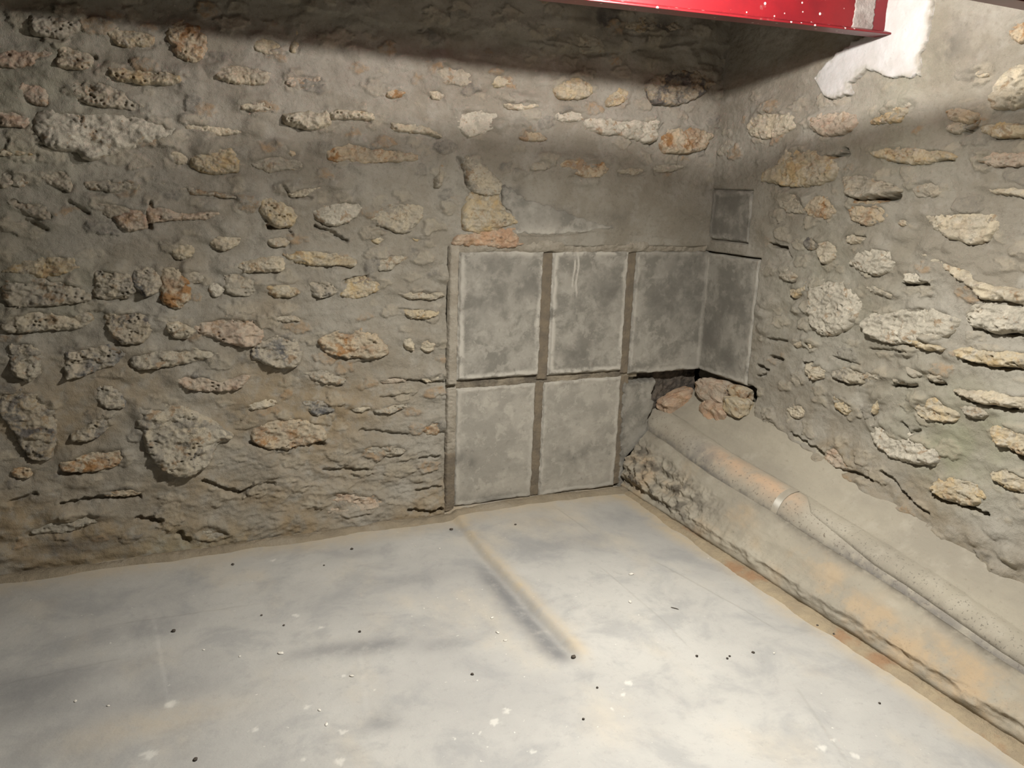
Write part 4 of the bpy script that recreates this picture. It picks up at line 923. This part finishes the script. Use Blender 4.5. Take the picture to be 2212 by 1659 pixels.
for i, (px, s_) in enumerate([((1363, 1247), .009), ((1360, 1309), .007), ((606, 1413), .008), ((1486, 1140), .004), ((1804, 1345), .006), ((1836, 1362), .007), ((163, 1515), .005), ((234, 1525), .004), ((518, 1420), .004), ((440, 1405), .004), ((1063, 1334), .005),
        ((1075, 1366), .006), ((1092, 1383), .005), ((705, 1565), .005), ((760, 1462), .006), ((1672, 1411), .004), ((690, 1535), .005), ((950, 1186), .004), ((897, 1180), .003), ((1530, 1208), .003)]):
    crumb(px, s_, M_CHIP, 'plaster_chip', 'tiny white plaster chip on the pale concrete floor', 'white plaster chips on the floor', 80+i, (1.3, .8, .35), rot=i*1.3)

# ------------------------------------------------------------------ the rest of the room (beyond the frame)
for nm, lo, hi, mt in (('ceiling', (-2.6, -2.2, 2.34), (2.8, 3.6, 2.42), M_CEIL), ('wall_left', (-2.6, -2.2, -.05), (-2.5, 3.6, 2.34), M_PLAIN), ('wall_front', (-2.5, -2.2, -.05), (2.8, -2.1, 2.34), M_PLAIN)):
    o = box(nm, lo, hi, mt); o['kind'] = 'structure'
# room shell beyond the modelled rubble
for nm, lo, hi, mt in (('trim_1', (-2.5, 3.34, -.05), (-1.28, 3.5, 2.34), M_PLAIN), ('trim_2', (2.62, -2.1, -.05), (2.75, .51, 2.34), M_PLAIN), ('floor_extension', (-2.5, -2.1, -.08), (-1.38, 3.5, 0), M_FLOOR), ('floor_extension', (-1.38, -2.1, -.08), (2.7, .46, 0), M_FLOOR)):
    o = box(nm, lo, hi, mt); o['kind'] = 'structure'

# ------------------------------------------------------------------ lamp between the beams
LX, LY, LZ = 1.50, 1.90, 2.074
lamp = empty('ceiling_lamp', (LX, LY, LZ)); tag(lamp, 'round ceiling lamp hanging between the two steel beams', 'lamp')
R_ = .30
def lathe(nm, prof_, mat, parent, n=48):
    th = np.linspace(0, 2*np.pi, n, endpoint=False); V = np.array([(r*math.cos(t), r*math.sin(t), z) for r, z in prof_ for t in th])
    i, j = np.meshgrid(np.arange(len(prof_)-1), np.arange(n), indexing='ij'); jn = (j+1) % n
    return mesh_np(nm, V, np.stack([i*n+j, i*n+jn, (i+1)*n+jn, (i+1)*n+j], -1).reshape(-1, 4), mat, parent)
lathe('lamp_dish', [(.0005, -.004), (R_, -.004), (R_+.002, 0), (R_, .002), (.0005, .002)], M_LAMP, lamp)
lathe('lamp_holder', [(.0005, .125), (.02, .125), (.02, .18), (.012, .19), (.012, .264)], M_LAMP, lamp)
WX, WY, WZ = 1.27, 1.60, 2.0
wl_ = empty('pendant_lamp', (WX, WY, WZ)); tag(wl_, 'small pendant lamp hanging on a cord in front of the second beam', 'lamp')
lathe('lamp_shade', [(.10, .0), (.102, .004), (.09, .03), (.03, .07), (.0005, .072)], M_LAMP, wl_)
lathe('cord', [(.004, .07), (.004, .34)], M_DARK, wl_, 12)
dl = bpy.data.lights.new('lamp_diffuser', 'AREA'); dl.shape = 'DISK'; dl.size = .16; dl.spread = math.radians(172); dl.energy = 29; dl.color = (1, .965, .905)
do = bpy.data.objects.new('lamp_diffuser', dl); COL.objects.link(do); do.location = (WX, WY, WZ+.002)
bl_ = bpy.data.lights.new('lamp_bulb', 'POINT'); bl_.shadow_soft_size = .02; bl_.energy = 37; bl_.color = (1, .965, .91)
bo = bpy.data.objects.new('lamp_bulb', bl_); COL.objects.link(bo); bo.location = (LX, LY, LZ+.002+.3125*R_)
w = bpy.data.worlds.new('world'); S.world = w; w.use_nodes = True
w.node_tree.nodes['Background'].inputs[0].default_value = (.02, .02, .02, 1); w.node_tree.nodes['Background'].inputs[1].default_value = 0
S.view_settings.view_transform = 'Standard'; S.view_settings.look = 'None'; S.view_settings.gamma = 1; S.view_settings.use_curve_mapping = False
S.view_settings.exposure = 1.36
